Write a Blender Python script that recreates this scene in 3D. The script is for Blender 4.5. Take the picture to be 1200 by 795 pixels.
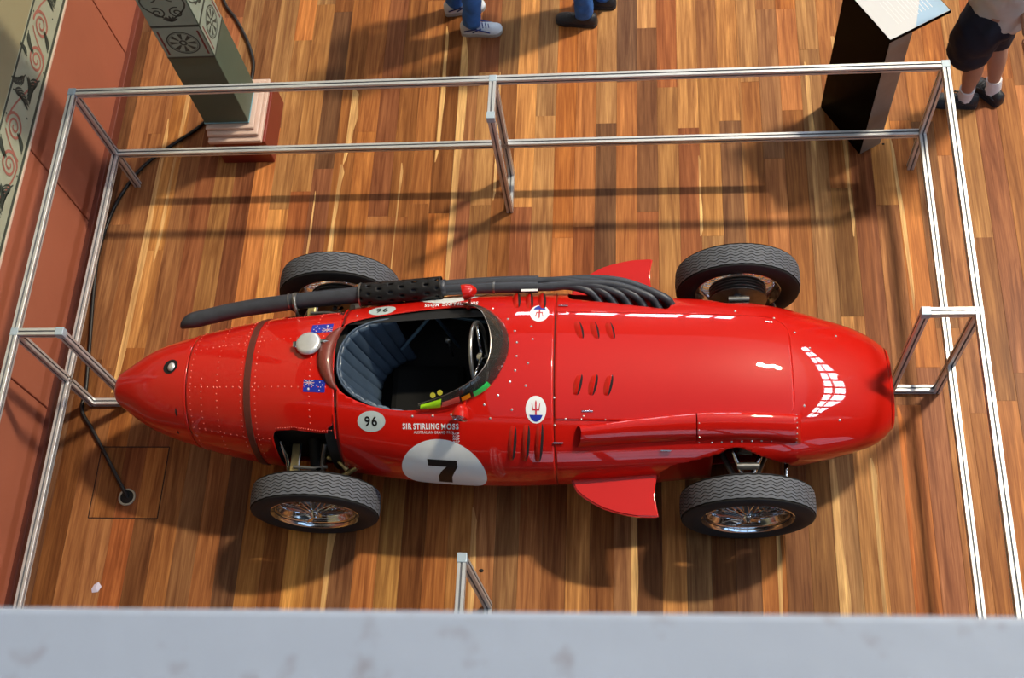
import bpy, bmesh, math, random
from mathutils import Vector, Matrix
from math import sin, cos, pi, radians as rad, atan2, sqrt

for o in list(bpy.data.objects): bpy.data.objects.remove(o)
random.seed(7)
S = bpy.context.scene
COL = S.collection

# ------------------------------------------------------------------ camera, world, light, exposure
CAMH = 6.435
cam = bpy.data.cameras.new('camera'); camo = bpy.data.objects.new('camera', cam); COL.objects.link(camo)
Rc = ((0.993508, 0.041801, -0.105808), (-0.007334, -0.904585, -0.42623), (-0.113529, 0.424238, -0.898406))
camo.matrix_world = Matrix(((Rc[0][0], -Rc[1][0], -Rc[2][0], 0), (Rc[0][1], -Rc[1][1], -Rc[2][1], 0),
                            (Rc[0][2], -Rc[1][2], -Rc[2][2], CAMH), (0, 0, 0, 1)))
cam.sensor_fit = 'HORIZONTAL'; cam.sensor_width = 36; cam.lens = 36 * 1415.24 / 1200
cam.clip_start = 0.05; cam.clip_end = 100
cam.dof.use_dof = True; cam.dof.focus_distance = 6.15; cam.dof.aperture_fstop = 5.6
S.camera = camo
S.view_settings.view_transform = 'Standard'; S.view_settings.look = 'None'
S.view_settings.gamma = 1; S.view_settings.use_curve_mapping = False
S.view_settings.exposure = 0.08
S.render.film_transparent = False
S.cycles.caustics_reflective = False; S.cycles.caustics_refractive = False

world = bpy.data.worlds.new('world'); S.world = world; world.use_nodes = True
bg = world.node_tree.nodes['Background']
bg.inputs[0].default_value = (0.74, 0.84, 1.0, 1); bg.inputs[1].default_value = 0.44

def area(name, loc, target, size, power, color, shape='DISK', size_y=None):
    l = bpy.data.lights.new(name, 'AREA'); l.shape = shape; l.size = size
    if size_y: l.size_y = size_y
    l.energy = power; l.color = color
    o = bpy.data.objects.new(name, l); COL.objects.link(o); o.location = loc
    o.rotation_euler = (Vector(target) - Vector(loc)).to_track_quat('-Z', 'Y').to_euler()
    return o
# hall lamps high over the far right of the car
LD = Vector((.55, .47, 1)).normalized()
for dx, dy in ((-.87, .09), (-.28, -.14), (.31, .12), (.90, -.07)):   # a pendant cluster of four lamps
    area('hall_lamp_light', Vector((-.4 + dx, 2.6 + dy, .4)) + LD * 20, (-.4, 2.6, .4), .60, 1010, (1.0, .85, .61))
PANE_STRENGTH = 34.0

# ------------------------------------------------------------------ helpers
def tag(o, label=None, cat=None, group=None, kind=None):
    if label: o['label'] = label
    if cat: o['category'] = cat
    if group: o['group'] = group
    if kind: o['kind'] = kind
    return o
def empty(name, loc=(0, 0, 0), rz=0, label=None, cat=None, group=None, parent=None, kind=None):
    o = bpy.data.objects.new(name, None); COL.objects.link(o); o.location = loc; o.rotation_euler = (0, 0, rz)
    o.empty_display_size = .1
    if parent: o.parent = parent
    return tag(o, label, cat, group, kind)
def mesh_obj(name, me, mat=None, parent=None, smooth=True, loc=None):
    if mat is not None and len(me.materials) == 0:
        for m in (mat if isinstance(mat, (list, tuple)) else [mat]): me.materials.append(m)
    o = bpy.data.objects.new(name, me); COL.objects.link(o)
    if parent: o.parent = parent
    if loc: o.location = loc
    if smooth:
        for p in me.polygons: p.use_smooth = True
    return o
def pyd(name, vs, fs, mat=None, parent=None, smooth=True, loc=None, mi=None):
    me = bpy.data.meshes.new(name); me.from_pydata([tuple(v) for v in vs], [], fs); me.update()
    o = mesh_obj(name, me, mat, parent, smooth, loc)
    if mi:
        for p, k in zip(me.polygons, mi): p.material_index = k
    return o
def bm_obj(name, bm, mat=None, parent=None, smooth=True, loc=None, sharp=None):
    me = bpy.data.meshes.new(name); bmesh.ops.recalc_face_normals(bm, faces=bm.faces); bm.to_mesh(me); bm.free()
    if sharp is not None and smooth:
        me.set_sharp_from_angle(angle=rad(sharp))
    o = mesh_obj(name, me, mat, parent, False, loc)
    if smooth:
        for p in me.polygons: p.use_smooth = True
    return o
def box_bm(bm, x0, x1, y0, y1, z0, z1, bev=0.0, mat=None):
    r = bmesh.ops.create_cube(bm, size=1); vs = r['verts']
    for v in vs: v.co = Vector((x0 + (v.co.x + .5) * (x1 - x0), y0 + (v.co.y + .5) * (y1 - y0), z0 + (v.co.z + .5) * (z1 - z0)))
    if bev:
        es = {e for v in vs for e in v.link_edges}
        bmesh.ops.bevel(bm, geom=list(es), offset=bev, segments=2, affect='EDGES', profile=.5)
def box(name, x0, x1, y0, y1, z0, z1, mat, parent=None, bev=0.0):
    bm = bmesh.new(); box_bm(bm, x0, x1, y0, y1, z0, z1, bev)
    return bm_obj(name, bm, mat, parent, smooth=False)
def frames(pts):
    pts = [Vector(p) for p in pts]; out = []; n = len(pts); up = None
    for i in range(n):
        t = (pts[min(i + 1, n - 1)] - pts[max(i - 1, 0)]).normalized()
        if up is None:
            a = Vector((0, 0, 1)) if abs(t.z) < .9 else Vector((1, 0, 0))
            up = (a - t * a.dot(t)).normalized()
        else: up = (up - t * up.dot(t)).normalized()
        out.append((pts[i], t, up, t.cross(up)))
    return out
def smooth_path(pts, k=6):
    P = [Vector(p) for p in pts]; out = []
    for i in range(len(P) - 1):
        a = P[max(i - 1, 0)]; b = P[i]; c = P[i + 1]; d = P[min(i + 2, len(P) - 1)]
        for j in range(k):
            t = j / k
            out.append(.5 * ((2 * b) + (c - a) * t + (2 * a - 5 * b + 4 * c - d) * t * t + (3 * b - a - 3 * c + d) * t ** 3))
    out.append(P[-1]); return out
def tube_bm(bm, pts, r, n=12, cap=True):
    fr = frames(pts); rings = []
    for i, (p, t, u, w) in enumerate(fr):
        rr = r[i] if isinstance(r, (list, tuple)) else r
        rings.append([bm.verts.new(p + (u * cos(2 * pi * k / n) + w * sin(2 * pi * k / n)) * rr) for k in range(n)])
    for a, b in zip(rings, rings[1:]):
        for k in range(n): bm.faces.new((a[k], a[(k + 1) % n], b[(k + 1) % n], b[k]))
    if cap:
        bm.faces.new(rings[0][::-1]); bm.faces.new(rings[-1])
    return rings
def tube(name, pts, r, mat, parent=None, n=12, cap=True, sharp=50):
    bm = bmesh.new(); tube_bm(bm, pts, r, n, cap); return bm_obj(name, bm, mat, parent, sharp=sharp)
def lathe_bm(bm, prof, axis='Y', n=48, c=(0, 0, 0)):
    """prof: list of (r, a) ; rotates about axis through c"""
    rings = []; c = Vector(c)
    for r, a in prof:
        ring = []
        for k in range(n):
            t = 2 * pi * k / n; p, q = r * cos(t), r * sin(t)
            v = {'Y': (p, a, q), 'Z': (p, q, a), 'X': (a, p, q)}[axis]
            ring.append(bm.verts.new(c + Vector(v)))
        rings.append(ring)
    for a, b in zip(rings, rings[1:]):
        for k in range(n): bm.faces.new((a[k], a[(k + 1) % n], b[(k + 1) % n], b[k]))
    return rings
def lathe(name, prof, mat, parent=None, axis='Y', n=48, c=(0, 0, 0), sharp=40):
    bm = bmesh.new(); lathe_bm(bm, prof, axis, n, c)
    bmesh.ops.remove_doubles(bm, verts=bm.verts, dist=1e-6)
    return bm_obj(name, bm, mat, parent, sharp=sharp)

# ------------------------------------------------------------------ materials
def srgb(r, g, b):
    f = lambda c: (c / 255 / 12.92) if c / 255 <= .04045 else ((c / 255 + .055) / 1.055) ** 2.4
    return (f(r), f(g), f(b), 1)
def mat(name, col, rough=.5, metal=0., coat=0., coat_rough=.03, vary=.06, scale=8., bump=0., emis=None, trans=0., ior=1.45, spec=.5, bscale=None):
    m = bpy.data.materials.new(name); m.use_nodes = True; nt = m.node_tree; b = nt.nodes['Principled BSDF']
    b.inputs['Roughness'].default_value = rough; b.inputs['Metallic'].default_value = metal
    b.inputs['Coat Weight'].default_value = coat; b.inputs['Coat Roughness'].default_value = coat_rough
    b.inputs['IOR'].default_value = ior; b.inputs['Transmission Weight'].default_value = trans
    b.inputs['Specular IOR Level'].default_value = spec
    tc = nt.nodes.new('ShaderNodeTexCoord'); nz = nt.nodes.new('ShaderNodeTexNoise'); nz.inputs['Scale'].default_value = scale
    nz.inputs['Detail'].default_value = 5
    nt.links.new(tc.outputs['Object'], nz.inputs['Vector'])
    rmp = nt.nodes.new('ShaderNodeMapRange'); rmp.inputs[3].default_value = 1 - vary * 2; rmp.inputs[4].default_value = 1 + vary * 2
    nt.links.new(nz.outputs['Fac'], rmp.inputs[0])
    mx = nt.nodes.new('ShaderNodeMix'); mx.data_type = 'RGBA'; mx.blend_type = 'MULTIPLY'; mx.inputs[0].default_value = 1
    mx.inputs[6].default_value = col
    nt.links.new(rmp.outputs[0], mx.inputs[7]); nt.links.new(mx.outputs[2], b.inputs['Base Color'])
    if bump:
        bp = nt.nodes.new('ShaderNodeBump'); bp.inputs['Strength'].default_value = bump; bp.inputs['Distance'].default_value = .01
        n2 = nt.nodes.new('ShaderNodeTexNoise'); n2.inputs['Scale'].default_value = bscale or scale * 6
        nt.links.new(tc.outputs['Object'], n2.inputs['Vector']); nt.links.new(n2.outputs['Fac'], bp.inputs['Height'])
        nt.links.new(bp.outputs[0], b.inputs['Normal'])
    if emis:
        b.inputs['Emission Color'].default_value = col; b.inputs['Emission Strength'].default_value = emis
    return m
def wood_mat():
    m = bpy.data.materials.new('floor_wood'); m.use_nodes = True; nt = m.node_tree; b = nt.nodes['Principled BSDF']; L = nt.links.new
    geo = nt.nodes.new('ShaderNodeNewGeometry'); oi = nt.nodes.new('ShaderNodeObjectInfo')
    off = nt.nodes.new('ShaderNodeVectorMath'); off.operation = 'MULTIPLY_ADD'
    cr = nt.nodes.new('ShaderNodeCombineXYZ')
    for i, s in enumerate((31., 17., 53.)):
        mm = nt.nodes.new('ShaderNodeMath'); mm.operation = 'MULTIPLY'; mm.inputs[1].default_value = s; L(oi.outputs['Random'], mm.inputs[0]); L(mm.outputs[0], cr.inputs[i])
    off.inputs[1].default_value = (1, 1, 1); L(geo.outputs['Position'], off.inputs[0]); L(cr.outputs[0], off.inputs[2])
    def nz(sc, det, rough=.6, dist=0.):
        v = nt.nodes.new('ShaderNodeVectorMath'); v.operation = 'MULTIPLY'; v.inputs[1].default_value = sc; L(off.outputs[0], v.inputs[0])
        n = nt.nodes.new('ShaderNodeTexNoise'); n.inputs['Scale'].default_value = 1; n.inputs['Detail'].default_value = det; n.inputs['Roughness'].default_value = rough
        n.inputs['Distortion'].default_value = dist; L(v.outputs[0], n.inputs['Vector']); return n
    n1 = nz((34, 1.3, 1), 6, .65, .6); n2 = nz((140, 3.5, 1), 4); n3 = nz((16, 1.1, 1), 4, .55, 1.6)
    def ramp(n, lo, hi, a, c):
        r = nt.nodes.new('ShaderNodeMapRange'); r.inputs[1].default_value = lo; r.inputs[2].default_value = hi; r.inputs[3].default_value = a; r.inputs[4].default_value = c
        L(n.outputs['Fac'], r.inputs[0]); return r
    r1 = ramp(n1, .32, .7, .66, 1.26); r2 = ramp(n2, .3, .7, .82, 1.16); r3 = ramp(n3, .3, .7, .68, 1.30)
    m1 = nt.nodes.new('ShaderNodeMath'); m1.operation = 'MULTIPLY'; L(r1.outputs[0], m1.inputs[0]); L(r2.outputs[0], m1.inputs[1])
    m2 = nt.nodes.new('ShaderNodeMath'); m2.operation = 'MULTIPLY'; L(m1.outputs[0], m2.inputs[0]); L(r3.outputs[0], m2.inputs[1])
    # redder where darker
    g = nt.nodes.new('ShaderNodeMath'); g.operation = 'POWER'; g.inputs[1].default_value = 1.25; L(m2.outputs[0], g.inputs[0])
    cc = nt.nodes.new('ShaderNodeCombineXYZ'); L(m2.outputs[0], cc.inputs[0]); L(g.outputs[0], cc.inputs[1]); L(g.outputs[0], cc.inputs[2])
    mx = nt.nodes.new('ShaderNodeVectorMath'); mx.operation = 'MULTIPLY'; L(oi.outputs['Color'], mx.inputs[0]); L(cc.outputs[0], mx.inputs[1])
    L(mx.outputs[0], b.inputs['Base Color'])
    b.inputs['Roughness'].default_value = .52; b.inputs['Specular IOR Level'].default_value = .12; b.inputs['Coat Weight'].default_value = .03; b.inputs['Coat Roughness'].default_value = .28
    bp = nt.nodes.new('ShaderNodeBump'); bp.inputs['Strength'].default_value = .06; bp.inputs['Distance'].default_value = .002; L(n2.outputs['Fac'], bp.inputs['Height']); L(bp.outputs[0], b.inputs['Normal'])
    return m
M = dict(
    red=mat('red_paint', srgb(192, 22, 12), .4, coat=1., coat_rough=.02, vary=.02, scale=3, spec=.12),
    wood=wood_mat(),
    alu=mat('brushed_aluminium', srgb(214, 217, 222), .40, .62, vary=.05, scale=30),
    cap=mat('grey_plastic_connector', srgb(170, 188, 205), .45, .2),
    groove=mat('dark_slot', srgb(112, 116, 126), .6, .3),
    chrome=mat('chrome', srgb(215, 218, 225), .10, 1., vary=.03, scale=20),
    steel=mat('dull_steel', srgb(150, 150, 150), .35, .9, vary=.15, scale=30),
    brass=mat('aged_cadmium_metal', srgb(190, 175, 130), .35, .8, vary=.1, scale=30),
    tyre=mat('dusty_tyre_rubber', srgb(92, 96, 106), .75, vary=.08, scale=40),
    tyregroove=mat('tyre_groove_rubber', srgb(14, 14, 16), .85),
    sidewall=mat('tyre_sidewall_rubber', srgb(24, 25, 30), .7, vary=.1, scale=20),
    dark=mat('black_interior', srgb(16, 17, 20), .7),
    black=mat('black_gloss', srgb(10, 8, 8), .24, coat=0, vary=.1, spec=.1, ior=1.18),
    pipe=mat('exhaust_heat_paint', srgb(66, 70, 80), .45, .35, vary=.14, scale=22, bump=.1),
    shield=mat('heat_shield_black', srgb(32, 32, 35), .5, .5, vary=.15, scale=30),
    leather=mat('brown_leather', srgb(112, 48, 40), .42, coat=.2, vary=.14, scale=14, bump=.15),
    strapm=mat('brown_leather_strap', srgb(92, 42, 34), .5, vary=.12, scale=20),
    seat=mat('blue_quilted_vinyl', srgb(62, 78, 98), .4, coat=.3, vary=.12, scale=9),
    cushion=mat('black_cushion_cloth', srgb(9, 10, 12), .9),
    white=mat('white_vinyl', srgb(228, 234, 240), .4, coat=.3, vary=.02),
    greyoval=mat('pale_grey_vinyl', srgb(176, 190, 194), .4, vary=.02),
    ink=mat('black_print', srgb(14, 14, 16), .45),
    blueink=mat('blue_print', srgb(24, 44, 160), .45),
    redink=mat('red_print', srgb(190, 40, 60), .45),
    seam=mat('seam_shadow_gap', srgb(90, 12, 10), .6),
    glass=None,
    terracotta=mat('terracotta_wall_paint', srgb(164, 96, 74), .55, vary=.07, scale=2.2, bump=.1),
    skirt=mat('dark_red_skirting', srgb(104, 52, 40), .4, coat=.3, vary=.1),
    groovewall=mat('wall_joint', srgb(70, 30, 22), .7),
    frieze=mat('frieze_pale_green', srgb(164, 170, 150), .6, vary=.05, scale=5),
    olive=mat('upper_wall_olive', srgb(152, 146, 116), .6, vary=.05, scale=3),
    fpink=mat('frieze_pink_paint', srgb(164, 104, 92), .6), fgreen=mat('frieze_dark_green_paint', srgb(62, 72, 66), .6),
    fcream=mat('frieze_cream_line', srgb(214, 190, 176), .6),
    colgreen=mat('column_green_paint', srgb(74, 92, 80), .4, vary=.05),
    colpale=mat('column_pale_panel', srgb(140, 154, 142), .45), coldark=mat('column_dark_ornament', srgb(58, 66, 62), .5),
    colred=mat('column_maroon_ornament', srgb(112, 50, 50), .5), colblue=mat('column_blue_line', srgb(130, 180, 200), .5),
    moulding=mat('pinkish_stone_moulding', srgb(205, 178, 166), .5, vary=.05),
    plinth=mat('dark_red_plinth', srgb(122, 44, 34), .45, coat=.2, vary=.08),
    parapet=None,
    cable=mat('black_cable', srgb(20, 21, 24), .45),
    skin=mat('skin', srgb(176, 134, 116), .5, vary=.06, scale=12), skin2=mat('skin_pale', srgb(205, 155, 130), .5),
    shorts=mat('navy_shorts_cloth', srgb(28, 30, 46), .85, vary=.2, scale=9, bump=.5, bscale=14),
    shirt=mat('beige_shirt_cloth', srgb(200, 194, 190), .85, vary=.06, scale=6, bump=.5, bscale=10),
    shirt2=mat('grey_shirt_cloth', srgb(110, 118, 130), .85), shirt3=mat('dark_shirt_cloth', srgb(50, 56, 66), .85),
    jeans=mat('blue_denim', srgb(50, 104, 182), .85, vary=.25, scale=14, bump=.4, bscale=24),
    sock=mat('white_sock', srgb(225, 226, 235), .9), shoeblack=mat('black_shoe', srgb(42, 46, 54), .45, vary=.2, scale=30, bump=.3),
    shoewhite=mat('white_sneaker_mesh', srgb(205, 215, 228), .6, vary=.05), shoesole=mat('sneaker_sole', srgb(170, 172, 175), .7),
    shoeblue=mat('sneaker_blue_trim', srgb(40, 62, 130), .5),
    hair=mat('brown_hair', srgb(60, 44, 34), .6, vary=.2, scale=30), eye=mat('eye_white', srgb(235, 235, 235), .3), lips=mat('lips', srgb(160, 90, 84), .5),
    sidereflect=mat('painted_reflection_grey', srgb(138, 128, 120), .3, .1, vary=.25, scale=5),  # grey stands in for the floor mirrored in the lectern's glossy side
    signwhite=mat('white_sign_print', srgb(200, 202, 208), .35, coat=.3, vary=.01), signgrey=mat('pale_grey_print', srgb(216, 218, 224), .4),
    signblue=mat('pale_blue_painted_light', srgb(150, 182, 214), .4),  # pale blue stands in for light caught on the sign top
    hall=mat('hall_plaster', srgb(84, 70, 58), .8, vary=.1, scale=.6),
    pane=mat('daylit_window_pane', (0.86, .93, 1.0, 1), .3, emis=PANE_STRENGTH, vary=0),
    skypane=mat('blue_daylight_pane', (0.50, .74, 1.0, 1), .3, emis=1.7, vary=0),
    frame=mat('window_frame_paint', srgb(60, 55, 50), .6),
    lime=mat('lime_tape', srgb(190, 255, 40), .4), salmon=mat('salmon_tape', srgb(255, 120, 105), .4), orange=mat('orange_tape', srgb(255, 185, 20), .4),
    green=mat('green_tape', srgb(20, 255, 120), .4), yellow=mat('yellow_dot', srgb(170, 165, 50), .4),
    amber=mat('copper_knob', srgb(180, 90, 50), .3, .6), paper=mat('paper', srgb(205, 200, 225), .7),
    rivet=mat('rivet_paint', srgb(225, 95, 85), .25, .2), screw=mat('bright_screw', srgb(225, 215, 215), .2, .7),
    tubeblue=mat('blue_grey_chassis_tube', srgb(84, 112, 134), .35, .3),
)
def glass_mat():
    m = bpy.data.materials.new('tinted_perspex'); m.use_nodes = True; nt = m.node_tree; nt.nodes.remove(nt.nodes['Principled BSDF'])
    out = nt.nodes['Material Output']; tr = nt.nodes.new('ShaderNodeBsdfTransparent'); gl = nt.nodes.new('ShaderNodeBsdfGlossy'); gl.inputs['Roughness'].default_value = .03
    tr.inputs[0].default_value = (.62, .66, .70, 1); fr = nt.nodes.new('ShaderNodeFresnel'); fr.inputs[0].default_value = 1.6
    mx = nt.nodes.new('ShaderNodeMixShader'); L = nt.links.new; L(fr.outputs[0], mx.inputs[0]); L(tr.outputs[0], mx.inputs[1]); L(gl.outputs[0], mx.inputs[2]); df = nt.nodes.new('ShaderNodeBsdfDiffuse'); df.inputs[0].default_value = (.75, .72, .68, 1); m2 = nt.nodes.new('ShaderNodeMixShader'); m2.inputs[0].default_value = .04; L(mx.outputs[0], m2.inputs[1]); L(df.outputs[0], m2.inputs[2]); L(m2.outputs[0], out.inputs[0])
    return m
M['glass'] = glass_mat()
def parapet_mat():
    m = mat('worn_grey_parapet_paint', srgb(148, 161, 184), .55, vary=.05, scale=3, bump=.15, bscale=20)
    nt = m.node_tree; b = nt.nodes['Principled BSDF']; src = b.inputs['Base Color'].links[0].from_socket
    tc = nt.nodes.new('ShaderNodeTexCoord'); n = nt.nodes.new('ShaderNodeTexNoise'); n.inputs['Scale'].default_value = 26; n.inputs['Detail'].default_value = 4
    nt.links.new(tc.outputs['Object'], n.inputs['Vector'])
    r = nt.nodes.new('ShaderNodeMapRange'); r.inputs[1].default_value = .60; r.inputs[2].default_value = .85; nt.links.new(n.outputs['Fac'], r.inputs[0])
    mx = nt.nodes.new('ShaderNodeMix'); mx.data_type = 'RGBA'; nt.links.new(r.outputs[0], mx.inputs[0]); nt.links.new(src, mx.inputs[6]); mx.inputs[7].default_value = srgb(118, 116, 124)
    nt.links.new(mx.outputs[2], b.inputs['Base Color']); return m
M['parapet'] = parapet_mat()

# ------------------------------------------------------------------ structure: floor with planks
floor = box('floor', -3.7, 13.8, -6, 20, -.25, -.022, mat('sub_floor', srgb(38, 24, 16), .8)); tag(floor, kind='structure')
WC = {'T': (179, 126, 75), 'O': (170, 107, 60), 'R': (141, 85, 53), 'D': (118, 77, 48), 'B': (153, 100, 59), 'G': (148, 104, 63), 'Y': (181, 130, 73), 'S': (211, 167, 110), 'Q': (190, 110, 53)}
BX0, PIT = -1.117, .1305
bottom = dict(zip(range(-19, 28), 'DDBBRDBBODGDYGDOYDOGBGBOTDBDTGDDBDGTTBQRBBOOBOB'))
mid = dict(zip(range(-19, 28), 'DBBTBRGROTRROBOOBORGBRTORDORTRTBBOBGGROOBOBRBOB'))
midhi = dict(zip(range(-19, 28), 'DBBTBRGROTRROBOOBOBTBYTORDODORTBOBBGDROTBOBRBOB'))
far = dict(zip(range(-19, 28), 'DBBTBRGBTOTDBORBBDORGTTROTDTRTBTTBOTBOTOBOTROBO'))
joints = {-1: [4.0], 0: [3.97, 5.0], 2: [3.95], 5: [3.80], 8: [3.9], 6: [], 11: [3.72, 4.9], -9: [4.1], -15: [1.9], 16: [5.1]}
def unit_plank():
    bm = bmesh.new(); w = PIT - .0009; c = .0007
    # chamfered plank, unit length in y
    prof = [(-w / 2, -.02), (w / 2, -.02), (w / 2, -c), (w / 2 - c, 0), (-w / 2 + c, 0), (-w / 2, -c)]
    a = [bm.verts.new((x, .0, z)) for x, z in prof]; b = [bm.verts.new((x, 1., z)) for x, z in prof]
    for i in range(6): bm.faces.new((a[i], a[(i + 1) % 6], b[(i + 1) % 6], b[i]))
    bm.faces.new(a[::-1]); bm.faces.new(b)
    me = bpy.data.meshes.new('plank'); bmesh.ops.recalc_face_normals(bm, faces=bm.faces); bm.to_mesh(me); bm.free(); me.materials.append(M['wood']); return me
UP = unit_plank()
HX0, HX1, HY0, HY1 = -3.225, -2.81, 1.918, 2.352
def plank(k, y0, y1, code, xa=None, xb=None):
    xc = BX0 + (k + .5) * PIT; sx = 1.0
    if xa is not None: sx = (xb - xa) / PIT; xc = (xa + xb) / 2
    o = bpy.data.objects.new('plank', UP); COL.objects.link(o); o.parent = floor
    o.location = (xc, y0 + .0004, random.uniform(-.0006, .0004)); o.scale = (sx, y1 - y0 - .0009, 1)
    r, g, b = WC[code]; j = random.uniform(.88, 1.1); w = random.uniform(-7, 7)
    o.color = srgb(min(255, r * j + w), min(255, g * j), min(255, max(0, b * j - w)))
    return o
PJ = {}
for k in range(-19, 34):
    kk = ((k + 19) % 47) - 19
    ys = list(joints.get(k, []))
    base = [random.uniform(2.45, 3.2), random.uniform(5.3, 6.3)] + ([] if ys else ([random.uniform(4.5, 4.9)] if random.random() < .5 else [random.uniform(3.6, 4.3)]))
    ys = sorted(set([.7, 7.6] + ys + base))
    ys = [y for i, y in enumerate(ys) if i == 0 or y - ys[i - 1] > .22]
    xa, xb = BX0 + k * PIT, BX0 + (k + 1) * PIT
    hatchcol = xa < HX1 - .05 and xb > HX0 + .05
    if hatchcol: ys = sorted([y for y in ys if not (HY0 - .25 < y < HY1 + .25)] + [HY0, HY1])
    for y0, y1 in zip(ys, ys[1:]):
        yc = (y0 + y1) / 2
        t = bottom if yc < 2.9 else mid if yc < 3.95 else midhi if yc < 4.75 else far
        code = t[kk]
        if hatchcol and abs(y0 - HY0) < 1e-6: code = 'R' if k % 2 else 'B'
        plank(k, y0, y1, code)
# pale sapwood edges: thin slivers let into the boards, each grown with a wavering edge
def sapwood(x0, y0, x1, y1, w0, w1, code='S'):
    n = 14; vs = []; fs = []
    ph = random.uniform(0, 6)
    for i in range(n + 1):
        t = i / n; y = y0 + (y1 - y0) * t; x = x0 + (x1 - x0) * t; w = (w0 + (w1 - w0) * t) * (1 + .35 * sin(ph + 5 * t) + .12 * sin(ph * 2 + 17 * t))
        if i in (0, n): w *= .3
        for dx, z in ((0, -.001), (0, .0006), (w, .0006), (w, -.001)): vs.append((x + dx, y, z))
    for i in range(n):
        for q in range(3): fs.append((4 * i + q, 4 * i + q + 1, 4 * i + q + 5, 4 * i + q + 4))
    o = pyd('sapwood_strip', vs, fs, M['wood'], floor, smooth=False)
    r, g, b = WC[code]; o.color = srgb(r, g, b); return o
X = lambda k: BX0 + k * PIT
sapwood(X(-17) + .10, 2.7, X(-17) + .118, 4.7, .03, .035)
sapwood(X(-16) + .075, 3.6, X(-16) + .10, 6.0, .022, .05)
sapwood(X(-7) + .02, 3.4, X(-7) + .045, 4.3, .022, .04)
sapwood(X(-7) + .06, 4.3, X(-7) + .07, 4.9, .03, .045)
sapwood(X(-1) + .004, 2.9, X(-1) + .004, 5.35, .042, .038)
sapwood(X(-2) + .012, 4.3, X(-2) + .018, 5.4, .018, .026)
sapwood(X(1) + .01, 4.0, X(1) + .01, 5.0, .012, .02)
sapwood(X(-5) - .03, .9, X(-5) - .03, 2.1, .034, .04)
sapwood(X(1) + .003, .9, X(1) - .006, 2.0, .02, .03)
sapwood(X(7) + .095, .9, X(7) + .095, 2.1, .02, .03)
sapwood(X(13) + .08, 1.1, X(13) + .09, 2.2, .014, .02)
sapwood(X(16) + .0, .9, X(16) + .004, 2.4, .04, .05)
sapwood(X(17) + .09, .9, X(17) + .09, 2.3, .03, .03)
sapwood(X(13) + .0, 3.3, X(13) + .002, 6.4, .014, .014, 'T')
sapwood(X(10) + .12, 3.72, X(10) + .121, 4.3, .013, .016)
sapwood(X(16) + .03, 3.8, X(16) + .03, 5.0, .02, .03)
sapwood(X(17) + .11, 3.7, X(17) + .08, 5.2, .02, .05)
sapwood(X(20) + .02, 3.2, X(20) - .01, 4.4, .018, .02)
sapwood(X(19) - .01, .9, X(19) + .0, 2.6, .028, .03, 'Q')
sapwood(X(-8) + .02, 3.3, X(-8) + .03, 4.1, .008, .01)
sapwood(X(-4) + .05, 3.4, X(-4) + .055, 4.3, .008, .012)
# hatch seam around the floor box
hs = bmesh.new()
for a in ((HX0 - .003, HX0 + .003, HY0, HY1), (HX1 - .003, HX1 + .003, HY0, HY1), (HX0, HX1, HY0 - .003, HY0 + .003), (HX0, HX1, HY1 - .003, HY1 + .003)):
    box_bm(hs, a[0], a[1], a[2], a[3], -.004, .0012)
bm_obj('hatch_seam', hs, mat('hatch_gap', srgb(40, 20, 14), .7), floor, smooth=False)

# ------------------------------------------------------------------ left wall
WX = -3.572
wall = box('wall_left', WX - .3, WX - .02, -6, 20, -.02, 5.6, M['groovewall']); tag(wall, kind='structure')
gy = [-5.9, -2.71, -1.39, -.07, 1.245, 2.565, 3.86, 5.195, 6.52, 7.84, 9.2, 14.5, 19.9]
for a, b in zip(gy, gy[1:]): box('dado_panel', WX - .03, WX, a + .005, b - .005, 0, .90, M['terracotta'], wall, bev=.004)
for a, b in zip(gy, gy[1:]): box('frieze_panel', WX - .03, WX - .001, a + .001, b - .001, .912, 1.235, M['frieze'], wall)
box('upper_wall_panel', WX - .03, WX, -5.9, 19.9, 1.235, 5.6, M['olive'], wall)
box('cream_line', WX - .03, WX + .004, -5.9, 19.9, .898, .912, M['fcream'], wall)
box('lower_border_line', WX - .03, WX + .0012, -5.9, 19.9, .922, .942, M['fgreen'], wall)
box('upper_border_line', WX - .03, WX + .0012, -5.9, 19.9, 1.212, 1.226, M['fgreen'], wall)
sk = box('baseboard_left', WX - .02, WX + .035, -6, 20, -.02, .085, M['skirt'], bev=.006); tag(sk, kind='structure')
def ribbon_bm(bm, pts2, widths, tf, thick=.0012):
    """pts2: planar polyline; tf(a,b,h)->Vector"""
    n = len(pts2); L = []; R_ = []
    for i in range(n):
        a = Vector(pts2[max(i - 1, 0)]); b = Vector(pts2[min(i + 1, n - 1)]); t = (b - a).normalized(); nn = Vector((-t.y, t.x)); w = widths(i / (n - 1)) if callable(widths) else widths
        p = Vector(pts2[i]); L.append(bm.verts.new(tf(*(p + nn * w), thick))); R_.append(bm.verts.new(tf(*(p - nn * w), thick)))
    for i in range(n - 1): bm.faces.new((L[i], L[i + 1], R_[i + 1], R_[i]))
def spiral(c, r0, turns, a0, d=1, n=40):
    return [(c[0] + (r0 * (1 - .85 * t)) * cos(a0 + d * 2 * pi * turns * t), c[1] + (r0 * (1 - .85 * t)) * sin(a0 + d * 2 * pi * turns * t)) for t in [i / n for i in range(n + 1)]]
wt = lambda a, b, h: Vector((WX + h, a, b))
pk = bmesh.new(); gr = bmesh.new()
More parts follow.
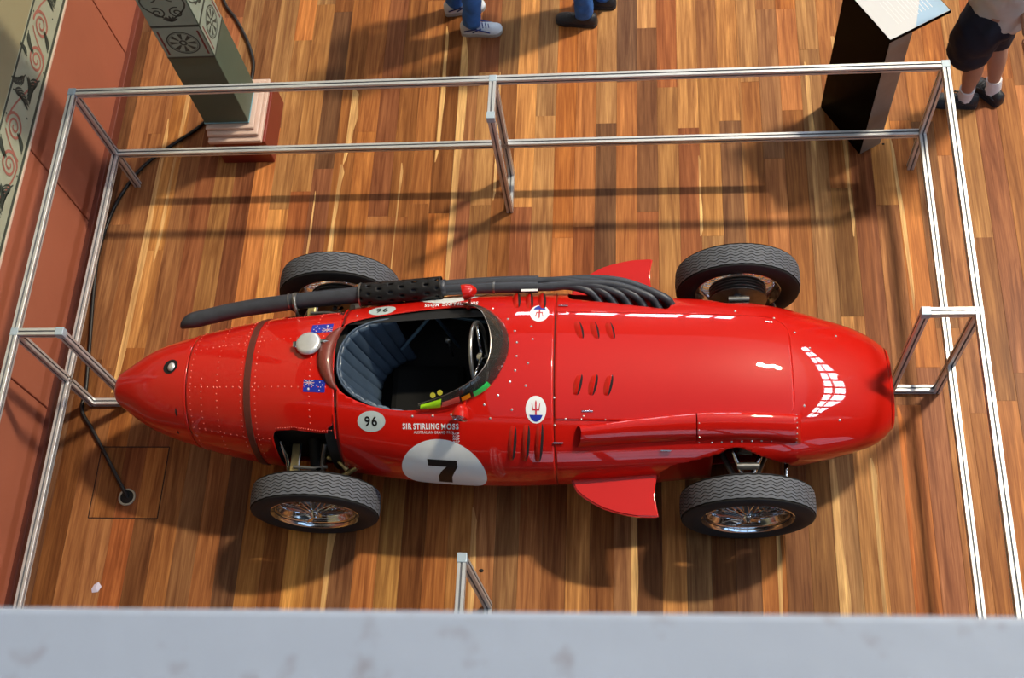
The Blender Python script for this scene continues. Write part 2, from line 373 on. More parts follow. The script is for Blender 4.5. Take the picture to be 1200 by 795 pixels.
def acanthus(y, z, an, L, bend=.9):
    st = [(y, z)]; a = an; n = 8
    for k in range(n): a += bend / n; st.append((st[-1][0] + L / n * cos(a), st[-1][1] + L / n * sin(a)))
    ribbon_bm(gr, st, lambda t: .0012 + .0055 * sin(pi * (.15 + .85 * t)) ** .8, wt, .0018)
    for k in (1, 2, 3, 4, 5, 6):
        for sd in (-1, 1):
            aa = an + bend * k / n + sd * .75; ln = L * (.46 - .035 * k)
            pts = [(st[k][0] + ln * t * cos(aa - sd * .5 * t), st[k][1] + ln * t * sin(aa - sd * .5 * t)) for t in (0, .25, .5, .75, 1)]
            ribbon_bm(gr, pts, lambda t: .0005 + .0062 * sin(pi * (.2 + .8 * t)), wt, .0016)
for kk in range(-5, 10):
    y = 4.60 - .725 * kk
    for dy, dz, sg, r0 in ((0, 1.095, 1, .088), (-.225, 1.055, -1, .084)):
        sp = spiral((y + dy, dz), r0, 2.1, pi * .5 * sg + .3, -sg, 56); ribbon_bm(pk, sp, lambda t: .0075 * (1.2 - .5 * t), wt, .0016)
    # S-shaped vine joining the pairs
    x0, z0 = spiral((y - .225, 1.055), .084, 2.1, -pi * .5 + .3, 1, 4)[0]; x1, z1 = spiral((y - .725, 1.095), .088, 2.1, pi * .5 + .3, -1, 4)[0]
    ribbon_bm(pk, [(x0 + (x1 - x0) * t, z0 + (z1 - z0) * (3 * t * t - 2 * t ** 3)) for t in [i / 16 for i in range(17)]], .0065, wt, .0014)
    ribbon_bm(pk, [(y - .06 - .10 * t, 1.17 - .19 * t + .03 * sin(pi * t)) for t in [i / 10 for i in range(11)]], .006, wt, .0014)
    acanthus(y - .31, .97, 2.3, .22, 1.1); acanthus(y - .54, 1.20, -1.0, .20, -1.1); acanthus(y - .38, 1.12, 2.9, .17, -1.1); acanthus(y - .50, 1.03, -.1, .15, 1.1)
    acanthus(y - .12, 1.20, 3.5, .14, .9); acanthus(y - .10, .965, .3, .13, .9); acanthus(y - .27, 1.15, .9, .10, .8)
    for dd, zz in ((.02, 1.20), (-.24, .955), (-.60, 1.0)):
        bmesh.ops.create_circle(gr, cap_ends=True, radius=.007, segments=8, matrix=Matrix.Translation((WX + .0018, y + dd, zz)) @ Matrix.Rotation(pi / 2, 4, 'Y'))
for nm, b_, m_ in (('scroll_ornament', pk, M['fpink']), ('leaf_ornament', gr, M['fgreen'])):
    o = bm_obj(nm, b_, m_, wall, smooth=False); o['kind'] = 'stuff'

# ------------------------------------------------------------------ balcony we look from, far hall walls with clerestory windows
pr_ = bmesh.new(); box_bm(pr_, -6, 6, -.42, .222, 5.25, 5.44, .006); box_bm(pr_, -6, 6, -.30, .10, 4.3, 5.25)
wf = bm_obj('wall_front', pr_, M['parapet'], smooth=False); wf.rotation_euler = (0, 0, rad(.5)); tag(wf, kind='structure')
bf = box('floor_balcony', -3.55, 13.7, -6, .12, 4.0, 4.3, M['hall']); tag(bf, kind='structure')
uf = box('upper_light_blocker', -3.55, 13.7, -6, -3.4, 8.6, 8.9, M['hall']); tag(uf, kind='structure')  # unseen slab added overhead to darken the car's near side
uf = box('side_light_blocker', -3.9, -1.6, -3.4, 20, 8.6, 8.9, M['hall']); tag(uf, kind='structure')  # unseen slab added to block overhead light from the left wall
wu = box('wall_upper_left', -3.9, -3.6, -6, 20, 5.6, 17.5, M['hall']); tag(wu, kind='structure')
# right-hand wall of the hall with a clerestory strip
def clerestory(name, along, fixed, a0, a1, z0, z1, n, rows, top, axis, full0, full1, mw=.05, sgn=1, pm='pane'):
    """axis 'x': wall plane x=fixed, strip along y."""
    w = bmesh.new()
    def b(bm, p0, p1, q0, q1, dp=.3, front=0.):
        if sgn < 0: box_bm(bm, p0, p1, fixed - dp, fixed - front, q0, q1); return
        if axis == 'x': box_bm(bm, fixed + front, fixed + dp, p0, p1, q0, q1)
        else: box_bm(bm, p0, p1, fixed + front, fixed + dp, q0, q1)
    b(w, full0, full1, 0, z0); b(w, full0, full1, z1, top); b(w, full0, a0, z0, z1); b(w, a1, full1, z0, z1)
    wo = bm_obj('wall_' + along, w, M['hall'], smooth=False); tag(wo, kind='structure')
    win = empty(name, kind='structure')
    pw = (a1 - a0) / n; ph = (z1 - z0) / rows
    for i in range(n):
        for j in range(rows):
            pb = bmesh.new(); b(pb, a0 + i * pw + mw, a0 + (i + 1) * pw - mw, z0 + j * ph + .04, z0 + (j + 1) * ph - .04, .14, .12); bm_obj('pane', pb, M[pm], win, smooth=False)
    fb = bmesh.new()
    for i in range(n + 1): b(fb, a0 + i * pw - mw, a0 + i * pw + mw, z0, z1, .2, .02)
    for j in range(rows + 1): b(fb, a0, a1, z0 + j * ph - .04, z0 + j * ph + .04, .19, .03)
    bm_obj('window_frame', fb, M['frame'], win, smooth=False)
clerestory('window_1', 'right', 13.8, -6.3, 18.9, 13.9, 15.4, 12, 2, 17.5, 'x', -6.4, 20, .25)
clerestory('window_2', 'back', 20.0, -2.0, 4.7, 5.9, 7.5, 6, 2, 17.5, 'y', -3.9, 13.8, .11)
clerestory('window_3', 'rear', -6.0, -1.0, 9.0, .5, 3.8, 6, 3, 12.5, 'y', -3.9, 13.8, .10, -1, 'skypane')

# ------------------------------------------------------------------ display barrier of slotted aluminium
FX0, FX1, FY0, FY1, HT, HM, PW = -3.334, 1.586, 1.150, 4.179, .985, .360, .04
fence = empty('display_barrier', ((FX0 + FX1) / 2, FY0, 0), label='silver slotted aluminium barrier frame standing around the red racing car', cat='barrier')
def W2F(v): return (v[0] - fence.location.x, v[1] - fence.location.y, v[2])
def profile(name, a, b, w=PW):
    """slotted square tube from a to b"""
    a = Vector(W2F(a)); b = Vector(W2F(b)); h = w / 2; g = .0045; d = .006; ch = .002
    side = [(-h + ch, -h), (-g, -h), (-g, -h + d), (g, -h + d), (g, -h), (h - ch, -h)]
    prof = []; mats = []
    for q in range(4):
        c_, s_ = cos(q * pi / 2), sin(q * pi / 2)
        for j, (x, y) in enumerate(side): prof.append((x * c_ - y * s_, x * s_ + y * c_)); mats.append(1 if j in (1, 2, 3) else 0)
    t = (b - a).normalized(); up = Vector((0, 0, 1)) if abs(t.z) < .5 else Vector((0, 1, 0)); s = t.cross(up).normalized(); up = s.cross(t)
    vs = [p + s * x + up * y for p in (a, b) for x, y in prof]; n = len(prof)
    fs = [(i, (i + 1) % n, n + (i + 1) % n, n + i) for i in range(n)] + [tuple(range(n))[::-1], tuple(range(n, 2 * n))]
    return pyd(name, vs, fs, [M['alu'], M['groove']], fence, smooth=False, mi=mats + [0, 0])
def cap(x, y, z, s=.046):
    x, y, z = W2F((x, y, z)); return box('corner_connector', x - s / 2, x + s / 2, y - s / 2, y + s / 2, z - s / 2, z + s / 2, M['cap'], fence, bev=.003)
h = PW / 2
for z, nm in ((HT, 'top_rail'), (HM, 'lower_rail')):
    profile(nm, (FX0 + h, FY1, z), (FX1 - h, FY1, z)); profile(nm, (FX0 + h, FY0, z), (FX1 - h, FY0, z))
    profile(nm, (FX0, FY0 + h, z), (FX0, FY1 - h, z)); profile(nm, (FX1, FY0 + h, z), (FX1, FY1 - h, z))
for x in (FX0, FX1):
    for y in (FY0, FY1): profile('post', (x, y, 0.0), (x, y, HT - h)); cap(x, y, HT)
BI = .25
for x, y, dx, dy in ((-.863, FY1, 0, -1), (-.873, FY0, 0, 1), (FX0, 2.63, 1, 0), (FX1, 2.70, -1, 0)):
    BB = .297 if dy == 1 else BI; xi, yi = x + dx * BB, y + dy * BB
    profile('support_post', (x, y, 0.0), (x, y, HT - h)); profile('support_post', (xi, yi, 0.0), (xi, yi, HT - h))
    profile('support_arm', (x + dx * h, y + dy * h, HT), (xi - dx * h, yi - dy * h, HT)); profile('foot_bar', (x + dx * h, y + dy * h, h), (xi - dx * h, yi - dy * h, h))
    cap(xi, yi, HT); cap(x, y, HT, .043)

# ------------------------------------------------------------------ column
colo = empty('painted_column', (-2.655, 4.56, 0), label='square green painted column with stencilled rosettes on a dark red plinth', cat='column')
def CB(name, x0, x1, y0, y1, z0, z1, m, bev=.004): return box(name, x0 - colo.location.x, x1 - colo.location.x, y0 - colo.location.y, y1 - colo.location.y, z0, z1, m, colo, bev)
CX0, CX1, CY0, CY1 = -2.797, -2.510, 4.41, 4.70
CB('plinth', -2.765, -2.425, 4.33, 4.80, 0, .235, M['plinth'], .006)
CB('base_moulding', -2.79, -2.440, 4.315, 4.80, .235, .268, M['moulding'], .008)
CB('base_moulding', -2.793, -2.455, 4.345, 4.77, .268, .30, M['moulding'], .01)
CB('base_moulding', -2.796, -2.48, 4.375, 4.74, .30, .325, M['moulding'], .008)
CB('shaft', CX0, CX1, CY0, CY1, .325, 5.2, M['colgreen'], .004)
CB('blue_base_line', CX0 - .003, CX1 + .003, CY0 - .003, CY1 + .003, .335, .343, M['colblue'], 0)
def on_face(face):
    ox, oy = colo.location.x, colo.location.y
    if face == 'front': return (lambda a, b, h: Vector(((CX0 + CX1) / 2 + a - ox, CY0 - h - oy, b))), (CX1 - CX0) / 2
    return (lambda a, b, h: Vector((CX1 + h - ox, (CY0 + CY1) / 2 + a - oy, b))), (CY1 - CY0) / 2
def poly(bm, tf, pts, h): bm.faces.new([bm.verts.new(tf(a, b, h)) for a, b in pts])
def ring2(bm, tf, c, r, w, h, n=32, sy=1):
    pts = [(c[0] + r * cos(2 * pi * i / n), c[1] + sy * r * sin(2 * pi * i / n)) for i in range(n + 1)]; ribbon_bm(bm, pts, w / 2, tf, h)
for face in ('front', 'side'):
    tf, hw = on_face(face)
    pale = bmesh.new(); dk = bmesh.new(); rd = bmesh.new()
    for zb in (.99, 2.35):
        for (za, zc_) in ((zb, zb + .265), (zb + .285, zb + .62)): poly(pale, tf, [(-hw + .004, za), (hw - .004, za), (hw - .004, zc_), (-hw + .004, zc_)], .0012)
        for zl in (zb - .006, zb + .269, zb + .622): poly(dk, tf, [(-hw, zl), (hw, zl), (hw, zl + .016), (-hw, zl + .016)], .0018)
        c = (0, zb + .132); ring2(dk, tf, c, .092, .008, .002); ring2(dk, tf, c, .082, .003, .002); ring2(dk, tf, c, .018, .012, .002, 16)
        for k in range(8):
            a = 2 * pi * k / 8
            pts = [(c[0] + r * cos(a), c[1] + r * sin(a)) for r in (.028, .045, .062, .076)]
            ribbon_bm(dk, pts, lambda t: .004 + .010 * t, tf, .002)
        for s in (-1, 1): poly(rd, tf, [(s * .118 - .006, zb + .03), (s * .118 + .006, zb + .03), (s * .118 + .006, zb + .235), (s * .118 - .006, zb + .235)], .0021)
        # palmette with paired scrolls
        c2 = (0, zb + .40)
        for s in (-1, 1):
            ribbon_bm(dk, spiral((s * .055, c2[1] - .01), .045, 1.5, pi / 2 - s * .4, s), .0045, tf, .002)
            ribbon_bm(dk, spiral((s * .06, c2[1] + .12), .04, 1.3, -pi / 2, -s), .0045, tf, .002)
            ribbon_bm(dk, [(s * .125 * sin(pi * t), c2[1] - .075 + .29 * t) for t in [i / 14 for i in range(15)]], .005, tf, .002)
        for k in range(5):
            a = pi / 2 + (k - 2) * .5; ribbon_bm(dk, [(r * cos(a), c2[1] - .085 + r * sin(a)) for r in (0, .02, .035, .05)], lambda t: .002 + .006 * sin(pi * t), tf, .0022)
    for nm, b_, m_ in (('pale_panel', pale, M['colpale']), ('dark_stencil', dk, M['coldark']), ('maroon_stencil', rd, M['colred'])):
        bm_obj(nm, b_, m_, colo, smooth=False)

# ------------------------------------------------------------------ lectern
A = Vector((1.291, 4.282)); u = Vector((-.504, .864)); v_ = Vector((.864, .504))
lec = empty('information_lectern', (A.x, A.y, 0), label='black pedestal lectern with a white sign top, beside the person in shorts', cat='lectern')
def lq(name, pts0, z0, pts1, z1, m, bev=.003):
    bm = bmesh.new(); a = [bm.verts.new((p.x, p.y, z)) for p, z in zip(pts0, z0)]; b = [bm.verts.new((p.x, p.y, z)) for p, z in zip(pts1, z1)]
    bm.faces.new(a[::-1]); bm.faces.new(b)
    for i in range(4): bm.faces.new((a[i], a[(i + 1) % 4], b[(i + 1) % 4], b[i]))
    bmesh.ops.bevel(bm, geom=list(bm.edges), offset=bev, segments=2, affect='EDGES')
    return bm_obj(name, bm, m, lec, smooth=False)
q4 = lambda a0, a1, b0, b1: [u * a0 + v_ * b0, u * a0 + v_ * b1, u * a1 + v_ * b1, u * a1 + v_ * b0]
lq('pedestal_body', q4(0, .42, 0, .15), [0] * 4, q4(0, .42, 0, .15), [1.075, 1.06, 1.06, 1.075], M['black'])

lq('side_reflection_panel', [v_ * .002 - u * .003, v_ * .148 - u * .003, v_ * .148, v_ * .002], [.005] * 4, [v_ * .002 - u * .003, v_ * .148 - u * .003, v_ * .148, v_ * .002], [1.07, 1.065, 1.065, 1.07], M['sidereflect'], .0008)  # added grey sheet: the floor's reflection painted onto the black pedestal
lq('sign_board', q4(-.012, .50, -.012, .385), [1.078, 1.068, 1.068, 1.078], q4(-.012, .50, -.012, .385), [1.098, 1.088, 1.088, 1.098], M['black'])
lq('sign_face', q4(-.006, .494, -.006, .379), [1.0982, 1.0882, 1.0882, 1.0982], q4(-.006, .494, -.006, .379), [1.1002, 1.0902, 1.0902, 1.1002], M['signwhite'], .0005)
tb = bmesh.new(); tb.faces.new([tb.verts.new((p.x, p.y, 1.1006 - (bb / .385) * .010)) for p, bb in ((u * -.004 + v_ * .377, .377), (u * .24 + v_ * .377, .377), (u * -.004 + v_ * .16, .16))]); bm_obj('painted_light_corner', tb, M['signblue'], lec, smooth=False)  # triangle of window light on the sign, painted in as colour
tb = bmesh.new()
for i in range(11):
    b0 = .09 + i * .022
    for j in range(2):
        a0 = .06 + j * .20; a1 = a0 + .17 - (.07 if i % 4 == 3 else 0)
        zz = lambda b: 1.1008 - (b / .385) * .010
        tb.faces.new([tb.verts.new((p.x, p.y, zz(bb))) for p, bb in ((u * a0 + v_ * b0, b0), (u * a0 + v_ * (b0 + .004), b0 + .004), (u * a1 + v_ * (b0 + .004), b0 + .004), (u * a1 + v_ * b0, b0))])
bm_obj('printed_text_lines', tb, M['signgrey'], lec, smooth=False)

# ------------------------------------------------------------------ cables, floor outlet, scrap
def cable(name, pts, label):
    P = smooth_path(pts, 6); o = tube(name, P, .0115, M['cable'], None, n=8, sharp=80); return tag(o, label, 'cable', None)
z = .012
cable('power_cable', [(x, y, z) for x, y in ((-2.90, 4.72), (-3.00, 4.60), (-3.204, 4.43), (-3.34, 4.283), (-3.436, 4.074), (-3.483, 3.863), (-3.498, 3.642), (-3.478, 3.396), (-3.447, 3.157), (-3.411, 2.867), (-3.392, 2.70), (-3.392, 2.58), (-3.29, 2.44), (-3.164, 2.263), (-3.072, 2.132), (-3.02, 2.06))] + [(-3.014, 2.047, -.01)],
      'black cable curving along the left wall from the column to the floor outlet')
cable('power_cable', [(x, y, z) for x, y in ((-3.05, 6.4), (-3.03, 6.0), (-2.973, 5.698), (-2.861, 5.525), (-2.772, 5.372), (-2.711, 5.237), (-2.672, 5.09), (-2.68, 4.87))],
      'black cable running up the floor behind the green column')
outl = empty('floor_outlet', (-3.014, 2.044, 0), label='round black floor outlet hole with a pale rim where the cable ends', cat='outlet')
lathe('rim', [(.040, .0005), (.040, .004), (.050, .004), (.052, .0005)], M['steel'], outl, 'Z', 32)
lathe('recess', [(.0001, .0015), (.041, .0015)], M['dark'], outl, 'Z', 32)
sc = bmesh.new(); vsx = [sc.verts.new(p) for p in ((0, 0, .002), (.035, .004, .006), (.05, .035, .003), (.03, .06, .01), (.004, .045, .003), (-.006, .02, .005))]; ce = sc.verts.new((.02, .028, .012))
for i in range(6): sc.faces.new((vsx[i], vsx[(i + 1) % 6], ce))
o = bm_obj('paper_scrap', sc, M['paper'], smooth=False, loc=(-3.115, 1.485, 0)); tag(o, 'small crumpled white paper scrap on the floor by the left barrier rail', 'litter')
for i, (x, y, s, lb) in enumerate(((-.923, 1.643, .022, 'tiny dark speck of dirt on the floor beside the near barrier post'), (1.441, 4.353, .014, 'tiny dark crumb on the floor just right of the lectern foot'))):
    b_ = bmesh.new(); bmesh.ops.create_icosphere(b_, subdivisions=1, radius=s / 2)
    for v in b_.verts: v.co.z = max(0, v.co.z * .4 + .001) ; v.co.x *= 1.4
    o = bm_obj('dirt_speck', b_, M['dark'], loc=(x, y, 0)); tag(o, lb, 'litter')

exec_car = True
# ================================================================== the racing car
CARL = (-.650, 2.526, 0)
car = empty('racing_car', CARL, rad(.73), 'red open cockpit vintage racing car with number 7 inside the silver barrier', 'car')
HT_ = [(-2.31, .0, .5138, .5, .5091), (-2.29, .0488, .5624, .465, .522), (-2.24, .1079, .6191, .42, .515), (-2.1, .2032, .6948, .35, .507), (-1.9, .2841, .7652, .27, .485),
       (-1.6, .3643, .827, .2, .45), (-1.3, .4171, .8597, .17, .445), (-1., .4494, .867, .15, .455), (-.6, .5048, .8503, .14, .463), (-.1, .5372, .8427, .14, .462),
       (.3, .5264, .8142, .14, .468), (.7, .4987, .7796, .15, .468), (1.1, .4749, .7402, .16, .465), (1.4, .4323, .6853, .19, .430), (1.6, .3802, .6268, .22, .400),
       (1.75, .3305, .576, .25, .383), (1.83, .2871, .5392, .28, .372), (1.89, .2309, .4948, .31, .38)]
HX = [r[0] for r in HT_]; NTP, NBT = 2.12, 2.2
def _slopes(ys, s0=None, s1=None):
    # slopes of the clamped cubic spline (smooth curvature keeps the reflections clean)
    n = len(HX); h = [b - a for a, b in zip(HX, HX[1:])]; d = [(ys[i + 1] - ys[i]) / h[i] for i in range(n - 1)]
    a = [0.] * n; b = [1.] * n; c = [0.] * n; r = [0.] * n; r[0] = d[0] if s0 is None else s0; r[-1] = d[-1] * 1.25 if s1 is None else s1
    for i in range(1, n - 1): a[i] = h[i]; b[i] = 2 * (h[i - 1] + h[i]); c[i] = h[i - 1]; r[i] = 3 * (h[i] * d[i - 1] + h[i - 1] * d[i])
    for i in range(1, n):
        m = a[i] / b[i - 1]; b[i] -= m * c[i - 1]; r[i] -= m * r[i - 1]
    x = [0.] * n; x[-1] = r[-1] / b[-1]
    for i in range(n - 2, -1, -1): x[i] = (r[i] - c[i] * x[i + 1]) / b[i]
    return x
HC = [[r[k] for r in HT_] for k in (1, 2, 3, 4)]; HS = [_slopes(c) for c in HC]
def hparam(x):
    x = min(max(x, HX[0]), HX[-1]); i = 0
    while i < len(HX) - 2 and x > HX[i + 1]: i += 1
    hh = HX[i + 1] - HX[i]; t = (x - HX[i]) / hh; out = []
    for c, m in zip(HC, HS):
        out.append((1 + 2 * t) * (1 - t) ** 2 * c[i] + t * (1 - t) ** 2 * hh * m[i] + t * t * (3 - 2 * t) * c[i + 1] + t * t * (t - 1) * hh * m[i + 1])
    return out
def hull(x, th, off=0.):
    w, zt, zb, zc = hparam(x); w += off; zt += off; zb -= off
    s, c = sin(th), cos(th); n = NTP if c > 0 else NBT
    Sv = math.copysign(abs(s) ** (2 / n), s); Cv = math.copysign(abs(c) ** (2 / n), c)
    return Vector((x, w * Sv, zc + (zt - zc if c > 0 else zc - zb) * Cv))
def htop(x, y, off=0.):
    w, zt, zb, zc = hparam(x); a = min(abs(y) / max(w, 1e-4), .9995)
    z = zc + (zt - zc) * (1 - a ** NTP) ** (1 / NTP)
    if off:
        n = hnorm(x, y, z); return Vector((x, y, z)) + n * off
    return Vector((x, y, z))
def hside(x, z, sgn, off=0.):
    w, zt, zb, zc = hparam(x); hh, n = (zt - zc, NTP) if z > zc else (zc - zb, NBT)
    a = min(abs(z - zc) / hh, .9995); y = sgn * w * (1 - a ** n) ** (1 / n)
    return Vector((x, y, z)) + hnorm(x, y, z) * off
def hF(x, y, z):
    w, zt, zb, zc = hparam(x); hh, n = (zt - zc, NTP) if z > zc else (zc - zb, NBT)
    return (abs(y) / max(w, 1e-3)) ** n + (abs(z - zc) / hh) ** n
def hnorm(x, y, z, e=1e-3):
    g = Vector((hF(x + e, y, z) - hF(x - e, y, z), hF(x, y + e, z) - hF(x, y - e, z), hF(x, y, z + e) - hF(x, y, z - e)))
    return g.normalized() if g.length > 1e-6 else Vector((0, 0, 1))

cock_pts = [(-.978, .06), (-.975, .143), (-.968, .19), (-.94, .235), (-.88, .265), (-.804, .287), (-.549, .332), (-.339, .346), (-.218, .322), (-.11, .218), (-.073, .103), (-.091, -.016), (-.158, -.13),
            (-.262, -.195), (-.401, -.235), (-.56, -.258), (-.706, -.249), (-.838, -.215), (-.937, -.160), (-.97, -.09), (-.976, -.02)]
def closed_smooth(pts, k=6):
    n = len(pts); out = []
    for i in range(n):
        a, b, c, d = [Vector(pts[(i + j) % n]) for j in (-1, 0, 1, 2)]
        for j in range(k):
            t = j / k; out.append(.5 * ((2 * b) + (c - a) * t + (2 * a - 5 * b + 4 * c - d) * t * t + (3 * b - a - 3 * c + d) * t ** 3))
    return out
COCK = closed_smooth(cock_pts)
def in_poly(P, x, y):
    r = False; n = len(P); j = n - 1
    for i in range(n):
        xi, yi, xj, yj = P[i][0], P[i][1], P[j][0], P[j][1]
        if (yi > y) != (yj > y) and x < (xj - xi) * (y - yi) / (yj - yi) + xi: r = not r
        j = i
    return r
def rrect(x, y, x0, x1, y0, y1, r):
    dx = max(x0 + r - x, 0, x - x1 + r); dy = max(y0 + r - y, 0, y - y1 + r)
    return x0 <= x <= x1 and y0 <= y <= y1 and dx * dx + dy * dy <= r * r
def h_cock(p): return p.z > .55 and -1.0 < p.x < -.05 and in_poly(COCK, p.x, p.y)
def h_rear(p):  # rear suspension openings, both sides
    ay = abs(p.y)
    return p.z > .26 and rrect(p.x, ay, -1.315, -.5, .328 + (.02 if p.x > -1.2 else 0) * min(1, (p.x + 1.2) / .15), 2, .03)
def h_corner(p):
    ay = abs(p.y); return p.x > -1.012 and ay > .285 and p.z > .45 and (p.x + 1.012) ** 2 + (ay - .285) ** 2 > .043 ** 2
def archz(x):
    t = [(.69, .50), (.75, .555), (.90, .585), (.98, .600), (1.03, .618), (1.08, .622), (1.15, .59), (1.25, .53), (1.34, .47), (1.38, .40)]
    for a, b in zip(t, t[1:]):
        if a[0] <= x <= b[0]: return a[1] + (b[1] - a[1]) * (x - a[0]) / (b[0] - a[0])
    return 0
def h_arch(p): return .69 < p.x < 1.38 and .25 < p.z < archz(p.x)
def h_exh(p): return p.y > 0 and rrect(p.x, p.z, .22, .765, .55, .70, .03)
def in_bonnet(p, g=0.): return p.z > .5 and rrect(p.x, p.y, .166 - 1, 1.372 + g, -.305 - g, .305 + g, .13)
def panel(name, x0, x1, holes=(), dx=.012, M_=132, off=0., thick=.004, th0=-pi, th1=pi, matl=None, closed=True, smooth_end=None):
    nx = max(2, int(round((x1 - x0) / dx))); xs = [x0 + (x1 - x0) * i / nx for i in range(nx + 1)]
    if smooth_end == 'tail': xs = [x0 + (x1 - x0) * (i / nx) ** 1.6 for i in range(nx + 1)]
    ths = [th0 + (th1 - th0) * k / M_ for k in range(M_ + (0 if closed else 1))]; nk = len(ths)
    pts = [[hull(x, th, off) for th in ths] for x in xs]
    ins = [[any(h(p) for h in holes) for p in row] for row in pts] if holes else [[False] * nk for _ in xs]
    new = {}
    if holes:
        for i in range(nx + 1):
            for k in range(nk):
                if not ins[i][k]: continue
                best = None
                for di, dk in ((1, 0), (-1, 0), (0, 1), (0, -1), (1, 1), (1, -1), (-1, 1), (-1, -1)):
                    ii, kk = i + di, k + dk
                    if not 0 <= ii <= nx: continue
                    if closed: kk %= nk
                    elif not 0 <= kk < nk: continue
                    if ins[ii][kk]: continue
                    lo, hi = 0., 1.; tha, thb = ths[k], ths[k] + dk * (ths[1] - ths[0])
                    for _ in range(10):
                        m = (lo + hi) / 2; p = hull(xs[i] + (xs[ii] - xs[i]) * m, tha + (thb - tha) * m, off)
                        if any(h(p) for h in holes): lo = m
                        else: hi = m
                    L = hi * (1.2 if di and dk else 1)
                    if best is None or L < best[0]: best = (L, p)
                if best: new[(i, k)] = best[1]
    bm = bmesh.new(); V = {}
    def vert(i, k):
        if (i, k) not in V: V[(i, k)] = bm.verts.new(new.get((i, k), pts[i][k]))
        return V[(i, k)]
    for i in range(nx):
        for k in range(nk if closed else nk - 1):
            q = [(i, k), (i + 1, k), (i + 1, (k + 1) % nk), (i, (k + 1) % nk)]
            n_in = sum(ins[a][b] for a, b in q)
            if n_in == 4 or any(ins[a][b] and (a, b) not in new for a, b in q): continue
            try: bm.faces.new([vert(*c) for c in q])
            except ValueError: pass
    bmesh.ops.remove_doubles(bm, verts=bm.verts, dist=2e-4)
    o = bm_obj(name, bm, matl or M['red'], car)
    # outward normals: solidify inwards
    o.data.flip_normals() if o.data.polygons and o.data.polygons[len(o.data.polygons) // 2].normal.dot(o.data.polygons[len(o.data.polygons) // 2].center - Vector((o.data.polygons[len(o.data.polygons) // 2].center.x, 0, .45))) < 0 else None
    md = o.modifiers.new('thickness', 'SOLIDIFY'); md.thickness = thick; md.offset = -1
    return o
panel('tail_cone', -2.31, -1.795, smooth_end='tail', dx=.012)
panel('tank_cover', -1.791, -.968, (h_cock, h_rear, h_corner))
panel('cockpit_surround', -.957, .1595, (h_cock,))
panel('front_bodywork', .1625, 1.89, (h_arch, h_exh, lambda p: in_bonnet(p, -.012)), dx=.011)
# bonnet: raised skin over the opening
def bonnet():
    nx, ny = 110, 56; bm = bmesh.new(); rows = []
    for i in range(nx + 1):
        x = .166 + (1.372 - .166) * i / nx
        e = .305
        if x > 1.372 - .13: dxx = x - (1.372 - .13); e = .305 - .13 + sqrt(max(0, .13 ** 2 - dxx ** 2))
        row = [bm.verts.new(htop(x, -e + 2 * e * k / ny, .0035)) for k in range(ny + 1)]; rows.append(row)
    for a, b in zip(rows, rows[1:]):
        for k in range(ny): bm.faces.new((a[k], b[k], b[k + 1], a[k + 1]))
    o = bm_obj('bonnet', bm, M['red'], car)
    if o.data.polygons[500].normal.z < 0: o.data.flip_normals()
    md = o.modifiers.new('thickness', 'SOLIDIFY'); md.thickness = .006; md.offset = -1
bonnet()
# nose intake: rolled lip and dark duct with bars
bm = bmesh.new(); rings = []
w, zt, zb, zc = hparam(1.89)
for x, s in ((1.889, 1.0), (1.899, .97), (1.904, .92), (1.90, .87), (1.88, .84), (1.80, .80)):
    rings.append([bm.verts.new(Vector((x, w * s * math.copysign(abs(sin(t)) ** (2 / 2.25), sin(t)), zc + ((zt - zc) if cos(t) > 0 else (zc - zb)) * s * math.copysign(abs(cos(t)) ** (2 / 2.25), cos(t))))) for t in [2 * pi * k / 64 for k in range(64)]])
for a, b in zip(rings, rings[1:]):
    for k in range(64): bm.faces.new((a[k], a[(k + 1) % 64], b[(k + 1) % 64], b[k]))
bm_obj('nose_lip', bm, M['red'], car)
bm = bmesh.new(); bmesh.ops.create_circle(bm, cap_ends=True, radius=1, segments=48)
for v in bm.verts: v.co = Vector((1.80, v.co.x * w * .8, .395 + v.co.y * .075))
g_ = bm_obj('radiator_mesh', bm, M['dark'], car)
# seams where two skins meet (narrow dark gap strips just under the skin)
def ringstrip(name, x, wd, off, matl, th0=-pi, th1=pi, n=120, prt=None, wfun=None):
    bm = bmesh.new(); A = []; B = []
    for k in range(n + 1):
        th = th0 + (th1 - th0) * k / n; xx = x(th) if callable(x) else x
        A.append(bm.verts.new(hull(xx - wd / 2, th, off))); B.append(bm.verts.new(hull(xx + wd / 2, th, off)))
    for k in range(n): bm.faces.new((A[k], B[k], B[k + 1], A[k + 1]))
    return bm_obj(name, bm, matl, prt or car)
ringstrip('body_seam', -1.793, .012, -.003, M['seam']); ringstrip('body_seam', -.9625, .014, -.003, M['seam'], -pi, -.60); ringstrip('body_seam', -.9625, .014, -.003, M['seam'], .52, pi); ringstrip('body_seam', .160, .009, -.003, M['seam'])
ringstrip('tail_bead', -1.800, .007, .0025, M['red'])
# leather strap over the tank
st = []
bm = bmesh.new(); n = 90; prof = [(-.019, .0), (-.017, .005), (.017, .005), (.019, .0)]
rws = []
for k in range(n + 1):
    th = -2.2 + 4.4 * k / n; xx = -1.437
    rws.append([bm.verts.new(hull(xx + a, th, b + .001)) for a, b in prof])
for a, b in zip(rws, rws[1:]):
    for j in range(3): bm.faces.new((a[j], b[j], b[j + 1], a[j + 1]))
bm_obj('tank_strap', bm, M['strapm'], car, smooth=False)
